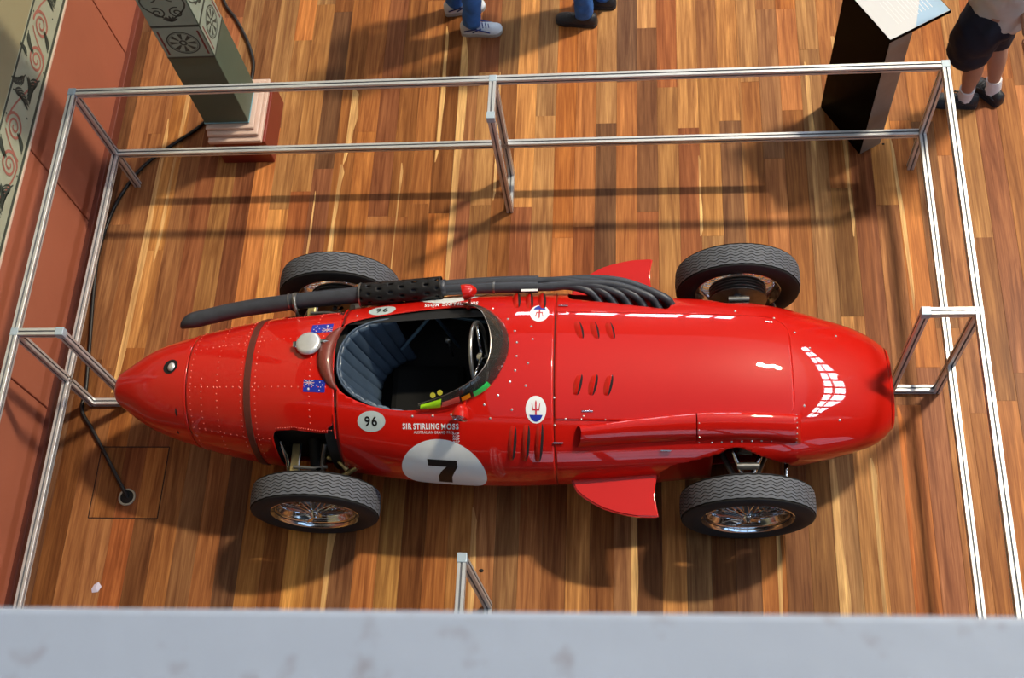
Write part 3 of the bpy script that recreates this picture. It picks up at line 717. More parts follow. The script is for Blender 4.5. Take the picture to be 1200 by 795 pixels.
# rivets on tank cover
rv = bmesh.new()
def rivet(bm, p, nrm, r=.0042, hgt=.0026):
    r *= 1.12
    q = nrm.to_track_quat('Z', 'Y'); ring = [bm.verts.new(p + q @ Vector((r * cos(a), r * sin(a), 0))) for a in [2 * pi * k / 6 for k in range(6)]]
    r2 = [bm.verts.new(p + q @ Vector((r * .55 * cos(a), r * .55 * sin(a), hgt))) for a in [2 * pi * k / 6 for k in range(6)]]
    for k in range(6): bm.faces.new((ring[k], ring[(k + 1) % 6], r2[(k + 1) % 6], r2[k]))
    bm.faces.new(r2)
def rv_ring(bm, x, th0, th1, step=.034, r=.0042):
    th = th0; last = None
    while th < th1:
        p = hull(x, th)
        if last is None or (p - last).length > step:
            if not h_rear(p) and not h_cock(p): rivet(bm, p, hnorm(*p), r)
            last = p
        th += .005
def rv_line(bm, x0, x1, th, step=.036, r=.0042):
    x = x0
    while x < x1:
        p = hull(x, th); 
        if not h_rear(p) and not h_cock(p): rivet(bm, p, hnorm(*p), r)
        x += step
for x in (-1.765, -1.61, -1.475, -1.395, -1.10): rv_ring(rv, x, -1.9, 1.9)
rv_ring(rv, -1.700, -1.0, -.1)
for th in (-.30, .32, -1.02, 1.0): rv_line(rv, -1.77, -1.0, th)
# close-set rivets round the suspension openings
for s in (-1, 1):
    x = -1.29
    while x < -.99: 
        p = htop(x, s * (.318 + (.02 if x > -1.2 else 0) * min(1, (x + 1.2) / .15))); rivet(rv, p, hnorm(*p), .003); x += .0125
o = bm_obj('rivets', rv, M['rivet'], car); o['kind'] = 'stuff'
sr = bmesh.new()
for (x, y) in ((-.56, -.285), (-.455, -.285), (-.36, -.28), (-.19, -.235), (-.12, -.19), (-.06, -.12), (-.035, -.06), (-.03, .02), (-.03, .10), (-.045, .17), (-.085, .25), (-.17, .33), (-.31, .375), (-.50, .36), (.02, -.14), (.03, -.02), (.05, .12), (.04, .20), (-.16, -.30), (-.05, -.26),
               (.22, .30), (.22, -.30), (.30, -.30), (.42, -.30), (.31, -.285), (1.40, .21), (1.42, -.2), (1.47, .12), (1.60, -.25), (1.62, .22), (1.30, .30), (.165, -.33), (.165, -.20), (-.90, .30), (1.10, .335)):
    p = htop(x, y); rivet(sr, p, hnorm(*p), .0062, .004)
o = bm_obj('screws', sr, M['screw'], car); o['kind'] = 'stuff'
# edge bead on the tank cover by the cockpit
for s in (-1, 1):
    P = [hull(-.972, s * t, .002) for t in [.62 + .035 * k for k in range(10)]]; tube('cover_edge', P, .005, M['red'], car, 8)
# tail opening with filler
tc = bmesh.new(); n = 28
pp_ = [(-1.898 + .043 * cos(2 * pi * k / n), .028 + .042 * sin(2 * pi * k / n)) for k in range(n)]
tc.faces.new([tc.verts.new(htop(a, b, .0015)) for a, b in pp_]); tp = bm_obj('tail_recess', tc, M['dark'], car, smooth=False)
p = htop(-1.888, .022, .004); q = bmesh.new(); lathe_bm(q, [(.0001, .012), (.014, .012), (.022, .006), (.024, 0)], 'Z', 20)
o = bm_obj('oil_filler_cap', q, M['alu'], tp, loc=p, sharp=50); o.rotation_euler = (rad(0), rad(-25), 0)
for (x, th, L_) in ((-1.852, -.76, .20), (-1.875, -1.25, .10)):
    bm = bmesh.new(); A = []; B = []
    for k in range(9):
        t = th + L_ * (k / 8 - .5); ww = .008 * sin(pi * (k + .3) / 8.6)
        A.append(bm.verts.new(hull(x - ww, t, .0018))); B.append(bm.verts.new(hull(x + ww * .3, t, .0018)))
    for k in range(8): bm.faces.new((A[k], B[k], B[k + 1], A[k + 1]))
    bm_obj('tail_slot', bm, M['dark'], car)
# fuel cap
p = htop(-1.116, .088); nrm = hnorm(*p)
fc = empty('fuel_filler', p, parent=car); fc.rotation_euler = nrm.to_track_quat('Z', 'Y').to_euler()
lathe('filler_neck', [(.058, -.01), (.058, .018), (.066, .02)], M['red'], fc, 'Z', 40)
lathe('filler_lid', [(.0001, .044), (.050, .044), (.060, .040), (.066, .032), (.067, .020), (.058, .018)], M['alu'], fc, 'Z', 48)
bm = bmesh.new(); box_bm(bm, .062, .082, -.018, .018, .015, .036, .004); bm_obj('lid_hinge', bm, M['chrome'], fc, smooth=False)
bm = bmesh.new(); box_bm(bm, -.085, -.060, -.010, .010, .018, .034, .003); tube_bm(bm, [(-.078, 0, .026), (-.108, -.002, .022)], [.010, .003], 10); bm_obj('lid_latch', bm, M['chrome'], fc, smooth=False)
# headrest pad
bm = bmesh.new(); n = 28; rws = []
for k in range(n + 1):
    t = k / n; y = -.158 + .372 * t; e = sin(pi * t) ** .55; hw = .006 + .036 * e
    xe = -.948 - .035 * sin(pi * t) ** .8 + (.0 if t < .5 else .0); xc = xe - hw
    row = []
    for j in range(13):
        a = pi * j / 12; row.append(bm.verts.new((xc + hw * cos(a), y, htop(xc, y).z - .006 + (.008 + .030 * e) * sin(a) ** .8)))
    rws.append(row)
for a, b in zip(rws, rws[1:]):
    for j in range(12): bm.faces.new((a[j], b[j], b[j + 1], a[j + 1]))
bm.faces.new(rws[0]); bm.faces.new(rws[-1][::-1])
hr = bm_obj('headrest_pad', bm, M['leather'], car)
# louvres: small scoops with dark open mouths facing forward
def louvre(x, y, ln=.10, side=None, wd=.034, hgt=.017, skew=0.):
    bm = bmesh.new(); rows = []; na, nb_ = 7, 12
    def P(s, b):
        bb = b * ln / 2; xx = x - wd * (1 - s) * sqrt(max(0, 1 - .55 * b * b)) + skew * b
        hh = .0008 + hgt * sin(s * pi / 2) * sqrt(max(0, 1 - b * b))
        if side is None: return htop(xx, y + bb, hh)
        th = side + bb / .40 * (1); return hull(xx, th, 0) + hnorm(*hull(xx, th, 0)) * hh
    for i in range(na + 1): rows.append([bm.verts.new(P(i / na, -1 + 2 * j / nb_)) for j in range(nb_ + 1)])
    for a, b in zip(rows, rows[1:]):
        for j in range(nb_): bm.faces.new((a[j], b[j], b[j + 1], a[j + 1]))
    o = bm_obj('louvre', bm, M['red'], car)
    bm = bmesh.new(); top = [bm.verts.new(P(1, -.98 + 1.96 * j / nb_) + Vector((.0005, 0, 0))) for j in range(nb_ + 1)]
    bot = [bm.verts.new((hP := P(0, -.98 + 1.96 * j / nb_), (lambda b: (htop(x + .015 * sqrt(1 - b * b) + skew * b, y + b * ln / 2, .0012) if side is None else hull(x + .014 * sqrt(1 - b * b) + skew * b, side + b * ln / 2 / .40, .0015)))(-.98 + 1.96 * j / nb_))[1]) for j in range(nb_ + 1)]
    for j in range(nb_): bm.faces.new((top[j], top[j + 1], bot[j + 1], bot[j]))
    bm_obj('louvre_mouth', bm, M['dark'], o, smooth=False)
for i in range(3):
    louvre(.296 + .080 * i, .182, .115, skew=-.012); louvre(.291 + .077 * i, -.130, .115, skew=.012)
    for s in (-1, 1):
        louvre(-.045 + .068 * i, 0, .17 + .01 * i, side=s * .86, wd=.030, hgt=.017, skew=.010 * -s)
# intake duct along the near side of the bonnet
def duct(name, x0, x1, open_rear):
    n = 40; bm = bmesh.new(); rows = []
    for i in range(n + 1):
        x = x0 + (x1 - x0) * i / n; t = (x - .30) / 1.10
        yc = -.381 + .071 * t + .02 * sin(pi * t); hw = .043 + .019 * min(1, t * 1.8); ht = .060 - .012 * t
        if not open_rear: ht *= min(1, ((x1 - x) / .02 + .02)) ** .5 if x1 - x < .02 else 1
        if open_rear and x - x0 < .04: pass
        rows.append([bm.verts.new(Vector((x - (.025 * (1 - abs(sin(a))) if open_rear and i == 0 else 0), yc + hw * cos(a), htop(x, yc + hw * cos(a)).z * (1) + (ht + .004) * max(0, sin(a)) ** .75 - .004))) for a in [pi * j / 22 for j in range(23)]])
    for a, b in zip(rows, rows[1:]):
        for j in range(22): bm.faces.new((a[j], a[j + 1], b[j + 1], b[j]))
    o = bm_obj(name, bm, M['red'], car)
    if open_rear:
        bm = bmesh.new(); x = x0 + .006; yc = -.381; hw = .040
        bm.faces.new([bm.verts.new((x, yc + hw * cos(a), htop(x, yc + hw * cos(a)).z + .056 * max(0, sin(a)) ** .75 - .002)) for a in [pi * j / 22 for j in range(23)]]); bm_obj('duct_mouth', bm, M['seam'], o, smooth=False)
    return o
duct('intake_duct', .30, .872, True); duct('intake_duct_cover', .878, 1.40, False)
sr = bmesh.new()
for i in range(9):
    x = .95 + .05 * i; p = htop(x, -.381 + .071 * (x - .3) / 1.1 - .052); rivet(sr, p, hnorm(*p), .005, .003)
for i in range(6):
    a = pi * (i + .5) / 6; x = .886; rivet(sr, Vector((x, -.34 + .06 * cos(a), htop(x, -.34 + .06 * cos(a)).z + .056 * sin(a) ** .75)), Vector((0, cos(a), sin(a))), .0035, .002)
for i in range(8):
    a = pi * (i + .5) / 8; x = 1.375; rivet(sr, Vector((x, -.31 + .062 * cos(a), htop(x, -.31 + .062 * cos(a)).z + .048 * sin(a) ** .75)), Vector((0, cos(a), sin(a))), .0035, .002)
o = bm_obj('duct_screws', sr, M['screw'], car); o['kind'] = 'stuff'
# bonnet latches
for (x, y, w_) in ((.33, -.262, .055), (.18, -.405, .05), (.20, .345, .05), (1.27, .262, .035), (.72, -.425, .05)):
    P = [htop(x - w_ / 2, y, .006), htop(x + w_ / 2, y, .006)]; tube('bonnet_catch', P, .0042, M['chrome'], car, 8)
# side fins
fo = [(.223, -.43), (.228, -.52), (.262, -.588), (.30, -.622), (.35, -.655), (.40, -.682), (.46, -.702), (.52, -.716), (.57, -.724), (.66, -.727), (.678, -.722), (.668, -.67), (.660, -.62), (.664, -.56), (.674, -.505), (.688, -.455), (.690, -.40)]
for s in (-1, 1):
    bm = bmesh.new()
    def fz(x, y): return .482
    top = []; bot = []
    for k, (x, y) in enumerate(fo):
        top.append(bm.verts.new((x, -y * s if s < 0 else -y, 0))); 
    for v in top:
        v.co.y = (abs(v.co.y) + .02) * s + .02; v.co.z = fz(v.co.x, v.co.y)
    f = bm.faces.new(top)
    r = bmesh.ops.extrude_face_region(bm, geom=[f]); 
    for v in [g for g in r['geom'] if isinstance(g, bmesh.types.BMVert)]: v.co.z -= .026
    bmesh.ops.bevel(bm, geom=[e for e in bm.edges if abs(e.verts[0].co.z - e.verts[1].co.z) < .02], offset=.007, segments=3, affect='EDGES')
    bm_obj('side_fin', bm, M['red'], car, sharp=35)
# ---- windscreen
base = [(-.53, -.243), (-.40, -.242), (-.26, -.203), (-.158, -.138), (-.090, -.022), (-.070, .10), (-.107, .222), (-.20, .318), (-.33, .352)]
rim = [(-.525, -.236, .835), (-.385, -.212, .885), (-.27, -.172, .930), (-.205, -.125, .948), (-.157, -.042, .955), (-.150, .072, .955), (-.180, .18, .948), (-.225, .252, .93), (-.33, .345, .82)]
bl = smooth_path([(x, y, 0) for x, y in base], 8); bl = [htop(p.x, p.y, .001) for p in bl]; rl = smooth_path(rim, 8)
def scr(t, hh, off=0.):
    t = min(max(t, 0), .9999) * (len(bl) - 1); i = int(t); f = t - i
    a = bl[i].lerp(bl[i + 1], f); b = rl[i].lerp(rl[i + 1], f); n = (bl[i + 1] - bl[i]).cross(b - a).normalized()
    if n.x * (a.x + .35) + n.y * (a.y - .05) < 0: n = -n
    return a.lerp(b, hh) + n * (off + .012 * sin(pi * hh))
bm = bmesh.new(); rows = []
for i in range(65): rows.append([bm.verts.new(scr(i / 64, j / 6)) for j in range(7)])
for a, b in zip(rows, rows[1:]):
    for j in range(6): bm.faces.new((a[j], b[j], b[j + 1], a[j + 1]))
ws = bm_obj('windscreen', bm, M['glass'], car)
tube('screen_edge', [scr(i / 64, 1.0) for i in range(65)], .0022, M['steel'], ws, 6)
def tape(name, t0, t1, h0, h1, m, n=10, off=.008):
    bm = bmesh.new(); rows = [[bm.verts.new(scr(t0 + (t1 - t0) * i / n, h0 + (h1 - h0) * j / 6, off)) for j in range(7)] for i in range(n + 1)]
    for a, b in zip(rows, rows[1:]):
        for j in range(6): bm.faces.new((a[j], b[j], b[j + 1], a[j + 1]))
    return bm_obj(name, bm, m, ws)
# ---- tapes lie along the near edge of the screen
def deck_patch(name, pts, m, off=.004):
    bm = bmesh.new(); bm.faces.new([bm.verts.new(htop(x, y, off)) for x, y in pts]); bmesh.ops.subdivide_edges(bm, edges=bm.edges, cuts=2, use_grid_fill=True)
    return bm_obj(name, bm, m, car, smooth=False)
TAPES = 1
def strip_along(name, t0, t1, h0, h1, m):
    return tape(name, t0, t1, h0, h1, m)
strip_along('lime_tape', .020, .112, .10, .92, M['lime'])['label'] = 'lime green tape'
strip_along('salmon_tape', .118, .200, .20, .66, M['salmon'])['label'] = 'salmon pink tape'
tape('black_tape', .202, .262, .12, .58, M['ink'], off=.003)
strip_along('orange_tape', .209, .254, .18, .53, M['orange'])['label'] = 'orange tape'
strip_along('green_tape', .272, .375, .08, .50, M['green'])['label'] = 'bright green tape'
for t in (.075, .105):
    p = scr(t, 1.15, .003); bm = bmesh.new(); bmesh.ops.create_circle(bm, cap_ends=True, radius=.014, segments=20); o = bm_obj('yellow_dot', bm, M['yellow'], ws, smooth=False, loc=p + Vector((0, .01, .01))); o.rotation_euler = (rad(20), 0, 0)
# ---- cockpit interior
bm = bmesh.new(); rows = []
for i in range(29):
    x = -1.03 + 1.13 * i / 28
    rows.append([bm.verts.new(hull(x, th, -.012)) for th in [pi * .17 + (2 * pi - 2 * pi * .17) * k / 40 for k in range(41)]])
for a, b in zip(rows, rows[1:]):
    for j in range(40): bm.faces.new((a[j], b[j], b[j + 1], a[j + 1]))
bm_obj('cockpit_tub', bm, M['dark'], car)
for x in (-1.34, -.945, .10, .64):
    bm = bmesh.new(); bm.faces.new([bm.verts.new((lambda p: Vector((x, p.y, min(p.z, .80 if x < -1 else (.60 if x < -.9 else (.845 if x < .2 else .72))))))(hull(x, 2 * pi * k / 48, -.012))) for k in range(48)]); bm_obj('bulkhead', bm, M['dark'], car, smooth=False)
# chassis core seen through the suspension openings
bm = bmesh.new(); box_bm(bm, -1.34, -.95, -.30, .30, .22, .74, .02); bm_obj('fuel_tank_core', bm, M['dark'], car, smooth=False)
bm = bmesh.new(); box_bm(bm, .65, 1.40, -.27, .27, .22, .58, .02); bm_obj('engine_block', bm, M['dark'], car, smooth=False)
# quilted seat
bm = bmesh.new(); rows = []; na, nz_ = 120, 16
for i in range(na + 1):
    a = rad(104) + rad(178) * i / na; row = []
    for j in range(nz_ + 1):
        t = j / nz_; rx = .358 - .10 * t ** 1.3; ry = .268 - .03 * t; ca, sa = cos(a), sin(a)
        dent = .010 * abs(sin(i / na * pi * 15)) ** .5
        cx = -.615 + .02 * t; x = cx + (rx - dent) * ca; y = .022 + (ry - dent) * math.copysign(abs(sa) ** .85, sa)
        zt_ = .812 - .10 * max(0, (ca + .8)) ** 1.2
        row.append(bm.verts.new((x, y, zt_ - t * (zt_ - .34))))
    rows.append(row)
for a, b in zip(rows, rows[1:]):
    for j in range(nz_): bm.faces.new((a[j], b[j], b[j + 1], a[j + 1]))
seat = bm_obj('seat', bm, M['seat'], car); md = seat.modifiers.new('thickness', 'SOLIDIFY'); md.thickness = .02; md.offset = 0
bm = bmesh.new(); box_bm(bm, -.80, -.38, -.19, .23, .22, .30, .04); bm_obj('seat_cushion', bm, M['cushion'], seat, smooth=False)
tube('seat_piping', [(-.615 + .358 * cos(a), .022 + .268 * math.copysign(abs(sin(a)) ** .85, sin(a)), .815 - .10 * max(0, cos(a) + .8) ** 1.2) for a in [rad(104 + 178 * i / 40) for i in range(41)]], .006, M['seat'], seat, 8)
# frame tubes
for a, b, r in (((-.75, .31, .68), (-.50, .335, .74), .010), ((-.70, .22, .52), (-.50, .325, .735), .010), ((-.50, .325, .735), (-.18, .30, .66), .010), ((-.5, .33, .73), (-.42, .33, .30), .010), ((-.75, -.27, .60), (-.2, -.33, .62), .010), ((-.15, -.2, .72), (-.05, -.2, .40), .008), ((-.15, .2, .72), (-.05, .2, .40), .008)):
    tube('frame_tube', [a, b], r, M['tubeblue'], car, 10)
bm = bmesh.new(); tube_bm(bm, [(-.45, .27, .30), (-.44, .25, .55)], .006, 8); bmesh.ops.create_icosphere(bm, subdivisions=2, radius=.018, matrix=Matrix.Translation((-.44, .25, .56))); bm_obj('gear_lever', bm, M['steel'], car)
# dashboard with dials
bm = bmesh.new(); bm.faces.new([bm.verts.new((-.075, p.y * .97, p.z - .012)) for p in [hull(-.075, -1.15 + 2.3 * k / 24, -.01) for k in range(25)]] + [bm.verts.new((-.075, .40, .52)), bm.verts.new((-.075, -.40, .52))])
db = bm_obj('dashboard', bm, M['dark'], car, smooth=False)
for (y, z_, r) in ((-.10, .70, .045), (.04, .72, .055), (.18, .70, .045)):
    d = empty('dial', (-.077, y, z_), parent=db)
    lathe('dial_rim', [(r, .0), (r, -.012), (r - .006, -.014), (r - .008, -.006)], M['chrome'], d, 'X', 32)
lathe('copper_knob', [(.0001, -.03), (.012, -.028), (.016, -.015), (.010, 0)], M['amber'], db, 'X', 20, (-.10, -.03, .80))
# steering wheel
sw = empty('steering_wheel', (-.232, .05, .765), parent=car); sw.rotation_euler = (0, rad(-7), 0)
bm = bmesh.new(); R0 = .182
tube_bm(bm, [(0, R0 * cos(2 * pi * k / 64), R0 * sin(2 * pi * k / 64)) for k in range(65)], .011, 12, False); bm_obj('wheel_rim', bm, M['steel'], sw)
for k in range(3):
    a = pi / 2 + k * 2 * pi / 3 + pi / 3; bm = bmesh.new(); tube_bm(bm, [(.012, .02 * cos(a), .02 * sin(a)), (0, R0 * cos(a), R0 * sin(a))], [.010, .007], 8); bm_obj('spoke', bm, M['chrome'], sw)
lathe('hub', [(.0001, -.012), (.022, -.010), (.028, 0), (.028, .02), (.014, .03)], M['chrome'], sw, 'X', 24)
tube('steering_column', [(.02, 0, 0), (.17, 0, -.03)], .012, M['dark'], sw)
# ---- mirrors
def mirror(x, y, z_, ang, foot):
    mo = empty('wing_mirror', (x, y, z_), parent=car); mo.rotation_euler = (0, 0, ang)
    lathe('mirror_shell', [(.042, -.036), (.043, -.030), (.041, -.01), (.034, .015), (.022, .032), (.009, .040), (.0001, .042)], M['red'], mo, 'X', 32)
    lathe('mirror_glass', [(.0001, -.033), (.040, -.033), (.042, -.036)], M['chrome'], mo, 'X', 32)
    c_, s_ = cos(-ang), sin(-ang); f = Vector(foot) - Vector((x, y, z_)); f = Vector((f.x * c_ - f.y * s_, f.x * s_ + f.y * c_, f.z))
    tube('mirror_stalk', [(.0, 0, -.01), (f.x * .5, f.y * .5, f.z * .8), f], [.012, .008, .008], M['red'], mo, 10)
    lathe('mirror_foot', [(.016, 0), (.014, .008), (.0001, .012)], M['red'], mo, 'Z', 16, f)
mirror(-.290, .395, .85, rad(12), htop(-.300, .345)); mirror(-.296, -.298, .875, rad(80), htop(-.285, -.20))
# ---- exhaust on the far side
ex = empty('exhaust', (0, .5, .69), parent=car); EO = Vector((0, .5, .69))
def ET(name, pts, r, m, n=16, k=6, par=ex): return tube(name, [p - EO for p in smooth_path(pts, k)], r, m, par, n)
for i in range(6):
    xs = .375 + .078 * i; yh = hside(xs, .65, 1).y; A0 = Vector((xs + .035, yh - .09, .615)); A1 = Vector((xs + .005, yh - .025, .655)); A2 = Vector((xs - .045, yh + .012, .690))
    j = i % 2; Mx = Vector((.07 + .02 * i, .487 + .05 * j, .705 - .028 * j)); D = Mx - A2
    ET('exhaust_primary', [A0, A1, A2, A2 + D * .35 + Vector((0, .018 + .006 * i, .006)), A2 + D * .7 + Vector((0, .012 + .005 * i, .006)), Mx, Mx - Vector((.10, 0, 0))], .0225, M['pipe'], 14)
ET('collector_pipe', [(.06, .487, .705), (-.18, .489, .705), (-.47, .487, .70)], .0315, M['pipe'])
ET('collector_pipe', [(.06, .537, .677), (-.18, .535, .68), (-.47, .515, .69)], .0315, M['pipe'])
ET('joint_collar', [(-.172, .489, .705), (-.182, .489, .705)], .034, M['steel'])
P = smooth_path([(-.44, .500, .70), (-.70, .482, .70), (-.93, .468, .698), (-1.28, .440, .69), (-1.60, .405, .675), (-1.87, .350, .66)], 8)
bm = bmesh.new(); rr = [.045] * len(P); rings = tube_bm(bm, [p - EO for p in P], rr, 28, False)
for v in rings[-1]:  # slash-cut tip
    d = (v.co - (P[-1] - EO)); v.co.x += -(d.y) * 1.0 * -1 * .9 + (-d.z) * .0 - .02
tp = bm_obj('tailpipe', bm, M['pipe'], ex); md = tp.modifiers.new('wall', 'SOLIDIFY'); md.thickness = .004
# perforated heat shield
SP = smooth_path([(-.462, .500, .70), (-.70, .482, .70), (-.915, .468, .698)], 40); SP = SP[::2]
fr = frames([p - EO for p in SP]); bm = bmesh.new(); NA = 32; rows = []
for i, (p, t, u_, w_) in enumerate(fr): rows.append([bm.verts.new(p + (u_ * cos(2 * pi * k / NA) + w_ * sin(2 * pi * k / NA)) * .063) for k in range(NA)])
for i in range(len(rows) - 1):
    for k in range(NA):
        if (i % 5 in (2, 3)) and ((k + (2 if (i // 5) % 2 else 0)) % 4 in (1,)): continue
        bm.faces.new((rows[i][k], rows[i][(k + 1) % NA], rows[i + 1][(k + 1) % NA], rows[i + 1][k]))
hs_ = bm_obj('heat_shield', bm, M['shield'], ex); md = hs_.modifiers.new('wall', 'SOLIDIFY'); md.thickness = .004
ET('shield_band', [(-.905, .468, .698), (-.914, .468, .698)], .066, M['steel'])
cl = ET('pipe_clamp', [(-1.262, .441, .69), (-1.285, .440, .69)], .050, M['steel']); ET('clamp_band', [(-1.305, .439, .688), (-1.312, .438, .688)], .049, M['steel'])
bm = bmesh.new(); tube_bm(bm, [Vector(p) - EO for p in ((-1.272, .445, .745), (-1.27, .43, .75), (-1.262, .38, .72), (-1.255, .35, .69))], .009, 8); bm_obj('pipe_bracket', bm, M['steel'], ex)

# ---- wheels
NW = 38; NS = NW * 8; TR, TW = .346, .163
def tyre_mesh():
    vs = []; fs = []; mi = []
    # cross-section from inner bead to outer bead; tread ribs in the middle
    rib_e = [-.060 + .120 * i / 7 for i in range(8)]
    prof = [(.216, -.052, 2), (.236, -.066, 2), (.268, -.0795, 2), (.296, -.0805, 2), (.322, -.0745, 2), (.333, -.069, 2), (.338, -.066, 0)]
    g = .0017
    for i in range(7):
        a, b = rib_e[i], rib_e[i + 1]; prof += [(-1, a + g, 1), (0, a + g * 1.15, 0), (0, b - g * 1.15, 0), (-1, b - g, 1)]
    prof += [(.338, .066, 0), (.333, .069, 2), (.322, .0745, 2), (.296, .0805, 2), (.268, .0795, 2), (.236, .066, 2), (.216, .052, 2)]
    n = len(prof)
    for s in range(NS):
        ph = 2 * pi * s / NS; w_ = s % 8; tri = sin(2 * pi * w_ / 8 + .001)
        for r, a, _ in prof:
            wav = .0052 * tri * (.25 if abs(a) > .056 else 1)
            if r <= 0:
                rr = TR - .0045 * (a / .06) ** 2 - (.0065 if r < 0 else 0); aa = a + wav
            else: rr, aa = r, a
            vs.append((rr * cos(ph), aa, rr * sin(ph)))
    for s in range(NS):
        s2 = (s + 1) % NS
        for j in range(n - 1):
            fs.append((s * n + j, s * n + j + 1, s2 * n + j + 1, s2 * n + j))
            m1, m2 = prof[j][2], prof[j + 1][2]; mi.append(1 if (m1 == 1 or m2 == 1) else (2 if m1 == 2 and m2 == 2 else (2 if 2 in (m1, m2) and (prof[j][0] in (.333,) or prof[j + 1][0] in (.333,)) else 0)))
    me = bpy.data.meshes.new('tyre'); me.from_pydata(vs, [], fs); me.update()
    for m_ in (M['tyre'], M['tyregroove'], M['sidewall']): me.materials.append(m_)
    for p, k in zip(me.polygons, mi): p.material_index = k; p.use_smooth = k == 2
    return me
def me_from(bm, m, sharp=40):
    me = bpy.data.meshes.new('m'); bmesh.ops.recalc_face_normals(bm, faces=bm.faces); bm.to_mesh(me); bm.free(); me.set_sharp_from_angle(angle=rad(sharp)); me.materials.append(m)
    for p in me.polygons: p.use_smooth = True
    return me
tme = tyre_mesh()
bm = bmesh.new(); lathe_bm(bm, [(.236, -.058), (.241, -.063), (.234, -.067), (.219, -.057), (.208, -.045), (.192, -.03), (.187, 0), (.190, .020), (.203, .034), (.207, .045), (.217, .050), (.222, .060), (.236, .069), (.242, .064), (.236, .056)], 'Y', 72); rimme = me_from(bm, M['chrome'])
bm = bmesh.new()
for k in range(52):
    a = 2 * pi * k / 52; s = 1 if k % 2 else -1; a2 = a + s * .42; lay = k % 4
    hy = .052 if lay < 2 else -.045; ry = .012 if lay < 2 else -.01
    tube_bm(bm, [(.030 * cos(a2), hy, .030 * sin(a2)), (.190 * cos(a), ry, .190 * sin(a))], .0028, 5)
spme = me_from(bm, M['chrome'])
bm = bmesh.new(); lathe_bm(bm, [(.0001, .060), (.020, .060), (.030, .055), (.034, .045), (.026, .03), (.026, -.03), (.036, -.05), (.036, -.056)], 'Y', 32); hubme = me_from(bm, M['chrome'])
bm = bmesh.new(); lathe_bm(bm, [(.0001, .088), (.014, .086), (.020, .076), (.028, .068), (.030, .058)], 'Y', 24)
for s in (-1, 1):
    ring = [bm.verts.new((s * x, y, z)) for x, y, z in ((.015, .066, -.012), (.062, .078, -.008), (.070, .082, 0), (.062, .078, .008), (.015, .066, .012))]; r2 = [bm.verts.new(v.co + Vector((0, .014, 0))) for v in ring]
    bm.faces.new(ring); bm.faces.new(r2[::-1])
    for k in range(5): bm.faces.new((ring[k], ring[(k + 1) % 5], r2[(k + 1) % 5], r2[k]))
spin = me_from(bm, M['chrome'])
# finned brake drum
bm = bmesh.new(); pf = [(.03, -.115), (.14, -.115)]
for k in range(9): pf += [(.142 if k % 2 else .158, -.113 + .009 * k), (.142 if k % 2 else .158, -.108 + .009 * k)]
pf += [(.15, -.03), (.10, -.02), (.03, -.018)]
lathe_bm(bm, pf, 'Y', 48); drum = me_from(bm, M['steel'])
for nm, x, y, s in (('rear', -1.146, -.601, -1), ('rear', -1.133, .690, 1), ('front', 1.134, -.632, -1), ('front', 1.147, .673, 1)):
    wh = empty('wheel', (x, y, TR - .003), parent=car); wh.rotation_euler = (0, random.uniform(0, 1), 0)
    if s < 0: wh.rotation_euler = (0, random.uniform(0, 1), pi)
    for n_, me in (('tyre', tme), ('rim', rimme), ('wire_spokes', spme), ('hub', hubme), ('knock_off_spinner', spin), ('brake_drum', drum)):
        o = bpy.data.objects.new(n_, me); COL.objects.link(o); o.parent = wh
        if n_ == 'wire_spokes': o['kind'] = 'stuff'
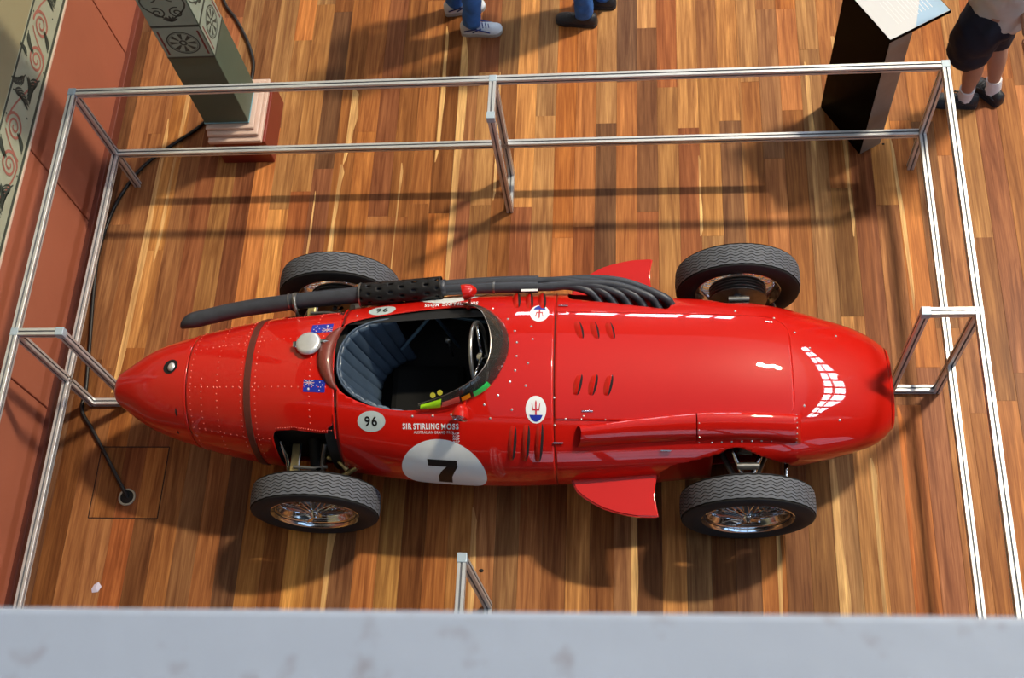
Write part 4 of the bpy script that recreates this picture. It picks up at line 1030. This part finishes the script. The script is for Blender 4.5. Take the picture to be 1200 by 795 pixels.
# suspension
for s in (-1, 1):
    yw = .45
    def SB(name, pts, r, m, n=10): return tube(name, [(a, s * b, c) for a, b, c in pts], r * 1.3, m, car, n)
    SB('de_dion_tube', [(-1.14, .0, .52), (-1.14, .30, .50), (-1.14, .50, .36)], .028, M['dark'], 14)
    bm = bmesh.new(); box_bm(bm, -1.262, -1.218, min(s * .32, s * .52), max(s * .32, s * .52), .485, .505, .004); bm_obj('leaf_spring', bm, M['brass'], car, smooth=False)
    SB('spring_edge', [(-1.212, .32, .502), (-1.216, .43, .50), (-1.208, .52, .49)], .006, M['chrome'])
    SB('radius_rod', [(-1.30, .34, .60), (-1.275, .42, .52), (-1.28, .50, .44)], .007, M['chrome'])
    SB('radius_rod', [(-1.20, .47, .46), (-1.10, .475, .46)], .009, M['steel'])
    SB('radius_rod', [(-1.02, .50, .44), (-.90, .46, .50)], .010, M['brass'])
    SB('damper_link', [(-1.055, .36, .60), (-1.085, .44, .52), (-1.10, .50, .43)], .008, M['steel'])
    SB('damper_link', [(-1.098, .475, .53), (-1.098, .525, .46)], .011, M['chrome'])
    SB('half_shaft', [(-1.14, .25, .36), (-1.14, .52, .345)], .022, M['steel'], 14)
    SB('pivot_bolt', [(-1.01, .50, .48), (-.985, .52, .45)], .018, M['steel'], 12)
    SB('brake_pipe', [(-1.31, .36, .56), (-1.29, .40, .50), (-1.25, .47, .42), (-1.18, .50, .40)], .005, M['tubeblue'])
    SB('steady_bar', [(-1.24, .455, .515), (-1.13, .46, .505), (-1.06, .45, .50)], .0075, M['steel'])
    SB('damper_body', [(-1.06, .33, .50), (-1.06, .39, .50)], .035, M['dark'], 18)
    SB('lever_arm', [(-1.06, .40, .50), (-1.00, .42, .515), (-.95, .47, .50)], .010, M['brass'])
    # front wishbones
    SB('upper_wishbone', [(1.03, .27, .50), (1.12, .52, .44)], .011, M['chrome']); SB('upper_wishbone', [(1.26, .27, .50), (1.15, .52, .44)], .011, M['chrome'])
    SB('lower_wishbone', [(1.0, .26, .26), (1.13, .54, .24)], .012, M['steel']); SB('lower_wishbone', [(1.28, .26, .26), (1.15, .54, .24)], .012, M['steel'])
    SB('king_pin', [(1.135, .535, .22), (1.135, .525, .47)], .016, M['chrome'], 12)
    SB('spring_arm', [(1.08, .475, .53), (1.19, .475, .53)], .014, M['steel'], 12)
    SB('tie_rod', [(1.345, .33, .40), (1.335, .52, .38)], .0085, M['chrome'])
    bm = bmesh.new(); P = [(1.14 + .035 * cos(t), s * (.33 + .0), .30 + .0045 * t * 1.4) for t in [2 * pi * k / 12 for k in range(12 * 5)]]; tube_bm(bm, P, .007, 6); bm_obj('coil_spring', bm, M['steel'], car)
    # recessed inner side skin ahead of the arch
    bm = bmesh.new(); rows = []
    for i in range(13):
        x = .66 + .30 * i / 12; rows.append([bm.verts.new((x, s * ((.455 - .03 * i / 12) - .03 * ((k / 8) - .4) ** 2), .20 + .42 * k / 8)) for k in range(9)])
    for a, b in zip(rows, rows[1:]):
        for k in range(8): bm.faces.new((a[k], b[k], b[k + 1], a[k + 1]))
    o = bm_obj('inner_side_skin', bm, M['red'], car); md = o.modifiers.new('t', 'SOLIDIFY'); md.thickness = .004
# ---- markings on the skin
def sub_to(bm, L=.03, it=5):
    for _ in range(it):
        es = [e for e in bm.edges if e.calc_length() > L]
        if not es: break
        bmesh.ops.subdivide_edges(bm, edges=es, cuts=1); bmesh.ops.triangulate(bm, faces=[f for f in bm.faces if len(f.verts) > 4])
def conform(name, bm, fn, m, parent=None, L=.03):
    bmesh.ops.triangulate(bm, faces=bm.faces); sub_to(bm, L)
    for v in bm.verts: v.co = fn(v.co.x, v.co.y)
    o = bm_obj(name, bm, m, parent or car)
    return o
def ell(a, b, n=40, c=(0, 0)):
    bm = bmesh.new(); ce = bm.verts.new((c[0], c[1], 0)); prev = [bm.verts.new((c[0] + a * cos(2 * pi * k / n), c[1] + b * sin(2 * pi * k / n), 0)) for k in range(n)]
    mid_ = [bm.verts.new((c[0] + .5 * a * cos(2 * pi * k / n), c[1] + .5 * b * sin(2 * pi * k / n), 0)) for k in range(n)]
    for k in range(n): bm.faces.new((mid_[k], prev[k], prev[(k + 1) % n], mid_[(k + 1) % n])); bm.faces.new((ce, mid_[k], mid_[(k + 1) % n]))
    return bm
def polyb(*polys):
    bm = bmesh.new()
    for p in polys: bm.faces.new([bm.verts.new((a, b, 0)) for a, b in p])
    return bm
def text_bm(txt, height, width=None, bold=.0):
    c = bpy.data.curves.new('t', 'FONT'); c.body = txt; c.size = 1; c.align_x = 'CENTER'; c.align_y = 'CENTER'; c.offset = bold; c.space_character = 1.18; c.resolution_u = 3
    o = bpy.data.objects.new('t', c); COL.objects.link(o); dg = bpy.context.evaluated_depsgraph_get(); me = bpy.data.meshes.new_from_object(o.evaluated_get(dg))
    bpy.data.objects.remove(o); bm = bmesh.new(); bm.from_mesh(me); bpy.data.meshes.remove(me)
    xs = [v.co.x for v in bm.verts]; ys = [v.co.y for v in bm.verts]; cx = (min(xs) + max(xs)) / 2; cy = (min(ys) + max(ys)) / 2
    sy = height / (max(ys) - min(ys)); sx = (width / (max(xs) - min(xs))) if width else sy
    for v in bm.verts: v.co = Vector(((v.co.x - cx) * sx, (v.co.y - cy) * sy, 0))
    return bm
def TOPF(x, y, rot=0, off=.0015, cx=1.):
    c_, s_ = cos(rot), sin(rot); return lambda a, b: htop(x + (a * c_ - b * s_), y + (a * s_ + b * c_), off)
# number roundel on the near flank, measured along the side
def wrap_side(x0, sgn, off):  # b measured as arc length down from upper anchor angle
    def f(a, b):
        # table of arc length vs theta at this station
        x = x0 + a * (-sgn if sgn > 0 else 1)
        th = pi / 2; step = .02; s = 0.; p = hull(x, sgn * th)
        tgt = b; d = -1 if tgt > 0 else 1
        while True:
            th2 = th + d * step; q = hull(x, sgn * th2); l = (q - p).length
            if s + l >= abs(tgt): 
                p = p.lerp(q, (abs(tgt) - s) / max(l, 1e-6)); break
            s += l; p = q; th = th2
        return p + hnorm(*p) * off
    return f
ND = .235
for sgn in (-1, 1):
    xc = -.420; cb = .090
    conform('number_roundel', ell(.222, .222, 56), (lambda g: (lambda a, b: g(a, b + cb)))(wrap_side(xc, sgn, .0016)), M['white'])
    seven = polyb([(-.085, .075), (.085, .075), (.085, .03), (-.085, .03)], [(.022, .032), (.085, .032), (.064, -.005), (.044, -.05), (.034, -.125), (-.045, -.125), (-.036, -.05), (-.010, -.002)])
    conform('number_seven', seven, (lambda g: (lambda a, b: g(a * .9, b + cb + .03)))(wrap_side(xc, sgn, .0034)), M['ink'])
rr_ = pi
OV = conform('number_oval', ell(.073, .046), TOPF(-.774, -.304), M['greyoval']); conform('oval_figures', text_bm('96', .045, .066, .02), TOPF(-.776, -.304, 0, .003), M['ink'])
conform('number_oval', ell(.073, .042), TOPF(-.772, .342, rad(8) + pi), M['greyoval']); conform('oval_figures', text_bm('96', .040, .066, .02), TOPF(-.772, .342, rad(8) + pi, .003), M['ink'])
conform('white_lettering', text_bm('SIR', .027, .048, .03), TOPF(-.588, -.330, rad(-1)), M['white'])
conform('white_lettering', text_bm('STIRLING', .027, .134, .03), TOPF(-.489, -.332, rad(-1)), M['white'])
conform('white_lettering', text_bm('MOSS', .027, .090, .03), TOPF(-.367, -.335, rad(-1)), M['white'])
conform('white_lettering', text_bm('AUSTRALIAN GRAND PRIX', .0125, .205, .0), TOPF(-.452, -.359, rad(-1.5)), M['white'])
conform('white_lettering', text_bm('SIR STIRLING MOSS', .030, .29, .03), TOPF(-.40, .375, pi + rad(1)), M['white'])
for i in range(4): conform('white_lettering', text_bm(('1956', '1957', '1958', '1959')[i] if False else 'AGP', .0085, .036, .02), TOPF(-.338, -.366 - .0115 * i), M['white'])
def trident(x, y, rot, a, b):
    F = lambda o_: TOPF(x, y, rot, o_)
    conform('oval_badge', ell(a, b), F(.0015), M['white'])
    t = polyb([(-.004, -.028), (.004, -.028), (.004, .034), (0, .046), (-.004, .034)], [(-.018, -.006), (.018, -.006), (.018, .002), (-.018, .002)], [(-.018, .0), (-.013, .0), (-.019, .030), (-.022, .030)], [(.013, .0), (.018, .0), (.022, .030), (.019, .030)])
    for v in t.verts: v.co.x *= a / .052; v.co.y *= b / .066
    conform('trident_mark', t, F(.003), M['redink'])
    pts = [(a * .72 * cos(t_), b * .88 * sin(t_)) for t_ in [rad(207 + 126 * k / 14) for k in range(15)]]; conform('blue_band', polyb(pts), F(.003), M['blueink'])
trident(.072, -.257, 0, .052, .066); trident(.078, .292, pi, .050, .060)
def flag(x, y, rot, w_, h_):
    F = lambda o_: TOPF(x, y, rot, o_)
    conform('flag_field', polyb([(-w_ / 2, -h_ / 2), (w_ / 2, -h_ / 2), (w_ / 2, h_ / 2), (-w_ / 2, h_ / 2)]), F(.0015), M['blueink'])
    cx, cy = -w_ / 4, h_ / 4; a, b = w_ / 4, h_ / 4; e = .0045
    conform('flag_cross', polyb([(cx - a, cy - b), (cx - a + e, cy - b), (cx + a, cy + b), (cx + a - e, cy + b)], [(cx - a, cy + b), (cx - a + e, cy + b), (cx + a, cy - b), (cx + a - e, cy - b)], [(cx - a, cy - e / 2), (cx + a, cy - e / 2), (cx + a, cy + e / 2), (cx - a, cy + e / 2)], [(cx - e / 2, cy - b), (cx + e / 2, cy - b), (cx + e / 2, cy + b), (cx - e / 2, cy + b)]), F(.0028), M['white'])
    conform('flag_red_cross', polyb([(cx - a, cy - .001), (cx + a, cy - .001), (cx + a, cy + .001), (cx - a, cy + .001)], [(cx - .001, cy - b), (cx + .001, cy - b), (cx + .001, cy + b), (cx - .001, cy + b)]), F(.004), M['redink'])
    st_ = []
    for (sx, sy, r) in ((cx, -h_ / 4, .008), (w_ * .25, h_ * .33, .0042), (w_ * .25, -h_ * .33, .0042), (w_ * .12, h_ * .05, .0042), (w_ * .38, h_ * .1, .0042), (w_ * .30, -h_ * .08, .003)):
        st_.append([(sx + (r if k % 2 == 0 else r * .45) * sin(pi * k / 7), sy + (r if k % 2 == 0 else r * .45) * cos(pi * k / 7)) for k in range(14)])
    conform('flag_stars', polyb(*st_), F(.003), M['white'])
flag(-1.072, -.135, rad(-3), .115, .062); flag(-1.069, .205, pi + rad(3), .115, .06)
bm = bmesh.new(); text = text_bm('O', .04, .034)
# thin white registration tag on the cowl bracket beside the exhaust
bm = bmesh.new(); box_bm(bm, -.03, .06, .452, .470, .722, .727, .001); bm_obj('label_plate', bm, M['white'], car, smooth=False); text.free()

# ================================================================== people
FOLDS = {'jeans': (.05, .022), 'shorts': (.08, .045), 'shirt': (.10, .045)}
def skin_body(name, joints, bones, mat_, parent, sub=2, root=0):
    me = bpy.data.meshes.new(name); me.from_pydata([Vector(j[0]) for j in joints], bones, []); me.update()
    o = mesh_obj(name, me, None, parent, False); me.materials.append(mat_)
    sk_ = o.modifiers.new('skin', 'SKIN'); sk_.use_smooth_shade = True
    for v, j in zip(me.skin_vertices[0].data, joints): v.radius = (j[1], j[1] if len(j) < 3 else j[2]); v.use_root = False
    me.skin_vertices[0].data[root].use_root = True
    sb = o.modifiers.new('sub', 'SUBSURF'); sb.levels = sub; sb.render_levels = sub
    if name in FOLDS:
        sb.levels = sb.render_levels = 3
        t = bpy.data.textures.new(name + '_folds', 'CLOUDS'); t.noise_scale = FOLDS[name][0]; t.noise_depth = 2
        dm = o.modifiers.new('folds', 'DISPLACE'); dm.texture = t; dm.strength = FOLDS[name][1]; dm.mid_level = .5; dm.texture_coords = 'LOCAL'
    return o
def shoe(parent, ankle, toe_dir, L, m_up, m_sole, trim=None):
    """ankle: ground point below ankle (local), toe_dir unit 2d"""
    d = Vector((toe_dir[0], toe_dir[1], 0)).normalized(); s = Vector((-d.y, d.x, 0)); c = Vector((ankle[0], ankle[1], 0))
    prof = [(-.31, .012, .06, 0), (-.295, .026, .08, .0), (-.26, .037, .095, 0), (-.12, .042, .10, 0), (.05, .042, .085, 0), (.25, .045, .070, 0), (.45, .050, .058, 0), (.57, .047, .050, 0), (.63, .040, .044, 0), (.67, .029, .038, 0), (.695, .014, .030, 0)]
    bm = bmesh.new(); rings = []
    for (t, w_, hh, _) in prof:
        rings.append([bm.verts.new(c + d * (t * L) + s * (w_ * cos(a)) + Vector((0, 0, .022 + max(0, (hh - .022) * sin(a) ** .8 if sin(a) > 0 else 0)))) for a in [pi * k / 10 for k in range(11)]])
    for a, b in zip(rings, rings[1:]):
        for k in range(10): bm.faces.new((a[k], b[k], b[k + 1], a[k + 1]))
    bm.faces.new(rings[0]); bm.faces.new(rings[-1][::-1])
    so = bm_obj('shoe', bm, m_up, parent, sharp=60)
    bm = bmesh.new(); outl_ = [(t, w_ + .004) for t, w_, _, _ in prof]; pts = [c + d * (t * L) + s * w_ for t, w_ in outl_] + [c + d * (.715 * L)] + [c + d * (t * L) - s * w_ for t, w_ in outl_[::-1]]
    lo = [bm.verts.new(p + Vector((0, 0, .001))) for p in pts]; hi = [bm.verts.new(p + Vector((0, 0, .026))) for p in pts]; bm.faces.new(lo[::-1]); bm.faces.new(hi)
    for k in range(len(pts)): bm.faces.new((lo[k], lo[(k + 1) % len(pts)], hi[(k + 1) % len(pts)], hi[k]))
    bm_obj('sole', bm, m_sole, so, smooth=False)
    bm = bmesh.new()
    for k in range(5):
        t = .10 + .07 * k; zz = .088 - .006 * k
        tube_bm(bm, [c + d * ((t - .02) * L) + s * .026 + Vector((0, 0, zz - .012)), c + d * (t * L) + Vector((0, 0, zz + .003)), c + d * ((t + .02) * L) - s * .026 + Vector((0, 0, zz - .012))], .0032, 6)
    bm_obj('laces', bm, trim or m_sole, so)
    if trim:
        bm = bmesh.new()
        for sg in (-1, 1):
            tube_bm(bm, [c + d * (-.2 * L) + s * sg * .041 + Vector((0, 0, .05)), c + d * (.1 * L) + s * sg * .042 + Vector((0, 0, .07)), c + d * (.42 * L) + s * sg * .046 + Vector((0, 0, .036))], .005, 6)
            tube_bm(bm, [c + d * (.0 * L) + s * sg * .041 + Vector((0, 0, .038)), c + d * (.22 * L) + s * sg * .040 + Vector((0, 0, .072))], .005, 6)
        bm_obj('side_stripes', bm, trim, so)
    return so
def hand(parent, wrist, dirv, palm_n, m_, s=1.):
    d = Vector(dirv).normalized(); n_ = Vector(palm_n); n_ = (n_ - d * n_.dot(d)).normalized(); w_ = d.cross(n_); W_ = Vector(wrist)
    J = [(W_, .024 * s), (W_ + d * .045 * s, .030 * s, .016 * s)]; B = [(0, 1)]
    for k, (off, ln) in enumerate(((-.030, .070), (-.010, .080), (.011, .075), (.030, .058))):
        b0 = len(J); base_ = W_ + d * .080 * s + w_ * off * s
        J += [(base_, .011 * s), (base_ + (d * ln * .5 + n_ * .012) * s, .0085 * s), (base_ + (d * ln * .8 + n_ * .034) * s, .007 * s)]; B += [(1, b0), (b0, b0 + 1), (b0 + 1, b0 + 2)]
    b0 = len(J); J += [(W_ + (d * .030 - w_ * .038) * s, .012 * s), (W_ + (d * .065 - w_ * .055 + n_ * .015) * s, .009 * s), (W_ + (d * .085 - w_ * .052 + n_ * .03) * s, .0075 * s)]; B += [(0, b0), (b0, b0 + 1), (b0 + 1, b0 + 2)]
    return skin_body('hand', J, B, m_, parent, 1)
def head(parent, c, face, m_skin, m_hair, tilt=0):
    f = Vector((face[0], face[1], 0)).normalized(); s = Vector((-f.y, f.x, 0)); c = Vector(c); up = Vector((0, 0, 1))
    bm = bmesh.new(); bmesh.ops.create_uvsphere(bm, u_segments=32, v_segments=24, radius=1)
    for v in bm.verts:
        x, y, z_ = v.co; jaw = 1 - .25 * max(0, -z_) ** 1.2
        a = x * .078 * jaw; b = y * .095 * (1 - .12 * max(0, -z_)); hz = z_ * .118
        if b > 0 and z_ < 0: b += .010 * max(0, -z_)
        nose = math.exp(-((a / .014) ** 2) - ((hz + .012) / .028) ** 2) * (.024 if y > 0 else 0); brow = math.exp(-((hz - .022) / .012) ** 2) * (.005 if y > .5 else 0)
        eye_ = -sum(math.exp(-(((a - sg * .031) / .013) ** 2) - ((hz - .006) / .010) ** 2) for sg in (-1, 1)) * (.009 if y > 0 else 0)
        v.co = c + s * a + f * (b + nose + brow + eye_) + up * hz
    hd = bm_obj('head', bm, m_skin, parent)
    for sg in (-1, 1):
        bm = bmesh.new(); bmesh.ops.create_uvsphere(bm, u_segments=14, v_segments=10, radius=.0115); bm_obj('eye', bm, M['eye'], hd, loc=c + s * sg * .031 + f * .079 + up * .006)
        bm = bmesh.new(); bmesh.ops.create_uvsphere(bm, u_segments=14, v_segments=10, radius=1)
        for v in bm.verts: v.co = c + s * (sg * .080 + v.co.x * .008) + f * (-.005 + v.co.y * .018 + v.co.z * .004) + up * (v.co.z * .032)
        bm_obj('ear', bm, m_skin, hd)
    bm = bmesh.new(); bmesh.ops.create_uvsphere(bm, u_segments=14, v_segments=8, radius=1)
    for v in bm.verts: v.co = c + s * v.co.x * .024 + f * (.090 + v.co.y * .006) + up * (-.052 + v.co.z * .008)
    bm_obj('mouth', bm, M['lips'], hd)
    bm = bmesh.new(); bmesh.ops.create_uvsphere(bm, u_segments=32, v_segments=24, radius=1)
    for v in bm.verts:
        x, y, z_ = v.co; v.co = c + s * x * .086 + f * (y * .103 - .006) + up * (z_ * .126 + .004)
    for v in [v for v in bm.verts if ((v.co - c).dot(f) > .045 and (v.co - c).z < .062) or (v.co - c).z < -.06 or ((v.co - c).dot(f) > -.0 and (v.co - c).z < .01)]: bm.verts.remove(v)
    bm_obj('hair', bm, m_hair, hd)
def person(loc, label, fd, anks, knees, hips, pelvis, chest, neck, hd, bottom, topm, shoes, toes, shorts=False, group=None, trim=None, hands=None, sizes=1.):
    """all joints in world coordinates"""
    P0 = Vector(loc); r = empty('person', P0, label=label, cat='person'); V = lambda p: Vector(p) - P0
    f = Vector((fd[0], fd[1], 0)).normalized(); s = Vector((-f.y, f.x, 0)); ch = Vector(chest); nk = Vector(neck)
    J = [(V(pelvis), .13, .10), (V(Vector(pelvis).lerp(ch, .5)), .125, .10), (V(ch), .145, .11), (V(nk), .055), (V(Vector(nk).lerp(Vector(hd), .6)), .052)]
    B = [(0, 1), (1, 2), (2, 3), (3, 4)]
    for i in (0, 1):
        b = len(J); J += [(V(hips[i]), .085), (V(Vector(hips[i]).lerp(Vector(knees[i]), .5)), .075), (V(knees[i]), .055), (V(Vector(knees[i]).lerp(Vector(anks[i]), .35)), .064), (V(Vector(knees[i]).lerp(Vector(anks[i]), .75)), .040), (V((anks[i][0], anks[i][1], .07)), .036)]
        B += [(0, b)] + [(b + k, b + k + 1) for k in range(5)]
    arms = []
    for i, sg in enumerate((1, -1)):
        sh = ch + s * sg * .19 + Vector((0, 0, .10)); el = sh + s * sg * .05 - Vector((0, 0, .27)) + f * .02; wr = (Vector(hands[i]) if hands else el + f * .18 + Vector((0, 0, -.15)) - s * sg * .03)
        if hands: el = sh.lerp(wr, .5) + s * sg * .05 - f * .06 + Vector((0, 0, -.04))
        b = len(J); J += [(V(ch + s * sg * .11 + Vector((0, 0, .09))), .06), (V(sh), .052), (V(sh.lerp(el, .5)), .044), (V(el), .038), (V(el.lerp(wr, .4)), .037), (V(wr), .025)]
        B += [(2, b)] + [(b + k, b + k + 1) for k in range(5)]; arms.append((sh, el, wr))
    skin_body('body', J, B, M['skin'], r, 2)
    for sh, el, wr in arms: hand(r, wr - P0, (wr - el), -f + Vector((0, 0, -.2)), M['skin'])
    # trousers or shorts
    tj = [(V(Vector(pelvis) + Vector((0, 0, .07))), .150, .125), (V(Vector(pelvis) + f * .03), .175, .15)]; tb_ = [(0, 1)]
    for i in (0, 1):
        H_, K_, A_ = Vector(hips[i]), Vector(knees[i]), Vector(anks[i]); b = len(tj)
        if shorts: fo_ = (.07, .02)[i]; tj += [(V(H_ + f * fo_), .138), (V(H_.lerp(K_, .5) + f * (fo_ + .01)), .134), (V(H_.lerp(K_, .95) + f * fo_), .122)]; tb_ += [(1, b), (b, b + 1), (b + 1, b + 2)]
        else: tj += [(V(H_), .103), (V(H_.lerp(K_, .5)), .088), (V(K_), .074), (V(K_.lerp(A_, .5)), .068), (V((A_.x, A_.y, .11)), .068), (V((A_.x, A_.y, .065)), .062)]; tb_ += [(1, b)] + [(b + k, b + k + 1) for k in range(5)]
    skin_body('shorts' if shorts else 'jeans', tj, tb_, bottom, r, 2, 1)
    sj = [(V(Vector(pelvis) + Vector((0, 0, -.10))), .200 if shorts else .175, .165 if shorts else .14), (V(Vector(pelvis) + Vector((0, 0, .06))), .195 if shorts else .170, .165 if shorts else .14), (V(Vector(pelvis).lerp(ch, .5)), .165, .135), (V(ch), .165, .125), (V(ch + Vector((0, 0, .11))), .10)]; sb_ = [(0, 1), (1, 2), (2, 3), (3, 4)]
    for i, sg in enumerate((1, -1)):
        sh, el, wr = arms[i]; b = len(sj); sj += [(V(ch + s * sg * .12 + Vector((0, 0, .08))), .085), (V(sh), .072), (V(sh.lerp(el, .45)), .068), (V(sh.lerp(el, .8)), .066)]; sb_ += [(3, b)] + [(b + k, b + k + 1) for k in range(3)]
    skin_body('shirt', sj, sb_, topm, r, 2, 3)
    for i in (0, 1):
        A_ = anks[i]; a = V((A_[0], A_[1], 0)); shoe(r, (a.x, a.y), toes[i], .28, *shoes, trim)
        if shorts: tube('sock', [(a.x, a.y, .06), (a.x, a.y, .10), (a.x + (knees[i][0] - A_[0]) * .22, a.y + (knees[i][1] - A_[1]) * .22, .165)], [.047, .045, .046], M['sock'], r, 20)
    head(r, V(hd), fd, M['skin'], M['hair'])
    return r
person((2.02, 4.68, 0), 'person in navy shorts and beige shirt with black shoes and white socks', (-1, -.15),
       [(1.945, 4.64), (2.115, 4.685)] and [(1.945, 4.64, .08), (2.115, 4.685, .08)], [(1.915, 4.60, .48), (2.06, 4.73, .48)], [(1.90, 4.52, .86), (1.965, 4.66, .86)], (1.93, 4.58, .96), (1.90, 4.56, 1.32), (1.86, 4.55, 1.52), (1.80, 4.54, 1.66),
       M['shorts'], M['shirt'], (M['shoeblack'], M['shoeblack']), [(-1, .12), (-.62, .78)], True, trim=M['shoeblack'], hands=[(1.98, 4.80, .98), (2.02, 4.32, 1.02)])
JA = .03
person((-1.215, 5.430, 0), 'person in blue jeans and white running shoes with blue trim', (1, .1), [(-1.170, 5.345, .08), (-1.295, 5.530, .08)], [(-1.125, 5.390, .48), (-1.245, 5.570, .48)], [(-1.135, 5.430, .88), (-1.185, 5.590, .88)], (-1.155, 5.510, .96), (-1.145, 5.510, 1.32), (-1.115, 5.510, 1.52), (-1.085, 5.510, 1.67),
       M['jeans'], M['shirt2'], (M['shoewhite'], M['shoesole']), [(1, -.02), (1, .15)], trim=M['shoeblue'])
person((-0.375, 5.470, 0), 'person in blue jeans and dark shoes', (-1, .05), [(-0.420, 5.385, .08), (-0.295, 5.530, .08)], [(-0.415, 5.420, .48), (-0.325, 5.580, .48)], [(-0.415, 5.460, .88), (-0.365, 5.620, .88)], (-0.395, 5.540, .96), (-0.405, 5.540, 1.32), (-0.425, 5.540, 1.52), (-0.455, 5.540, 1.67),
       M['jeans'], M['shirt3'], (M['shoeblack'], M['shoeblack']), [(-1, .18), (-1, .1)], trim=None)
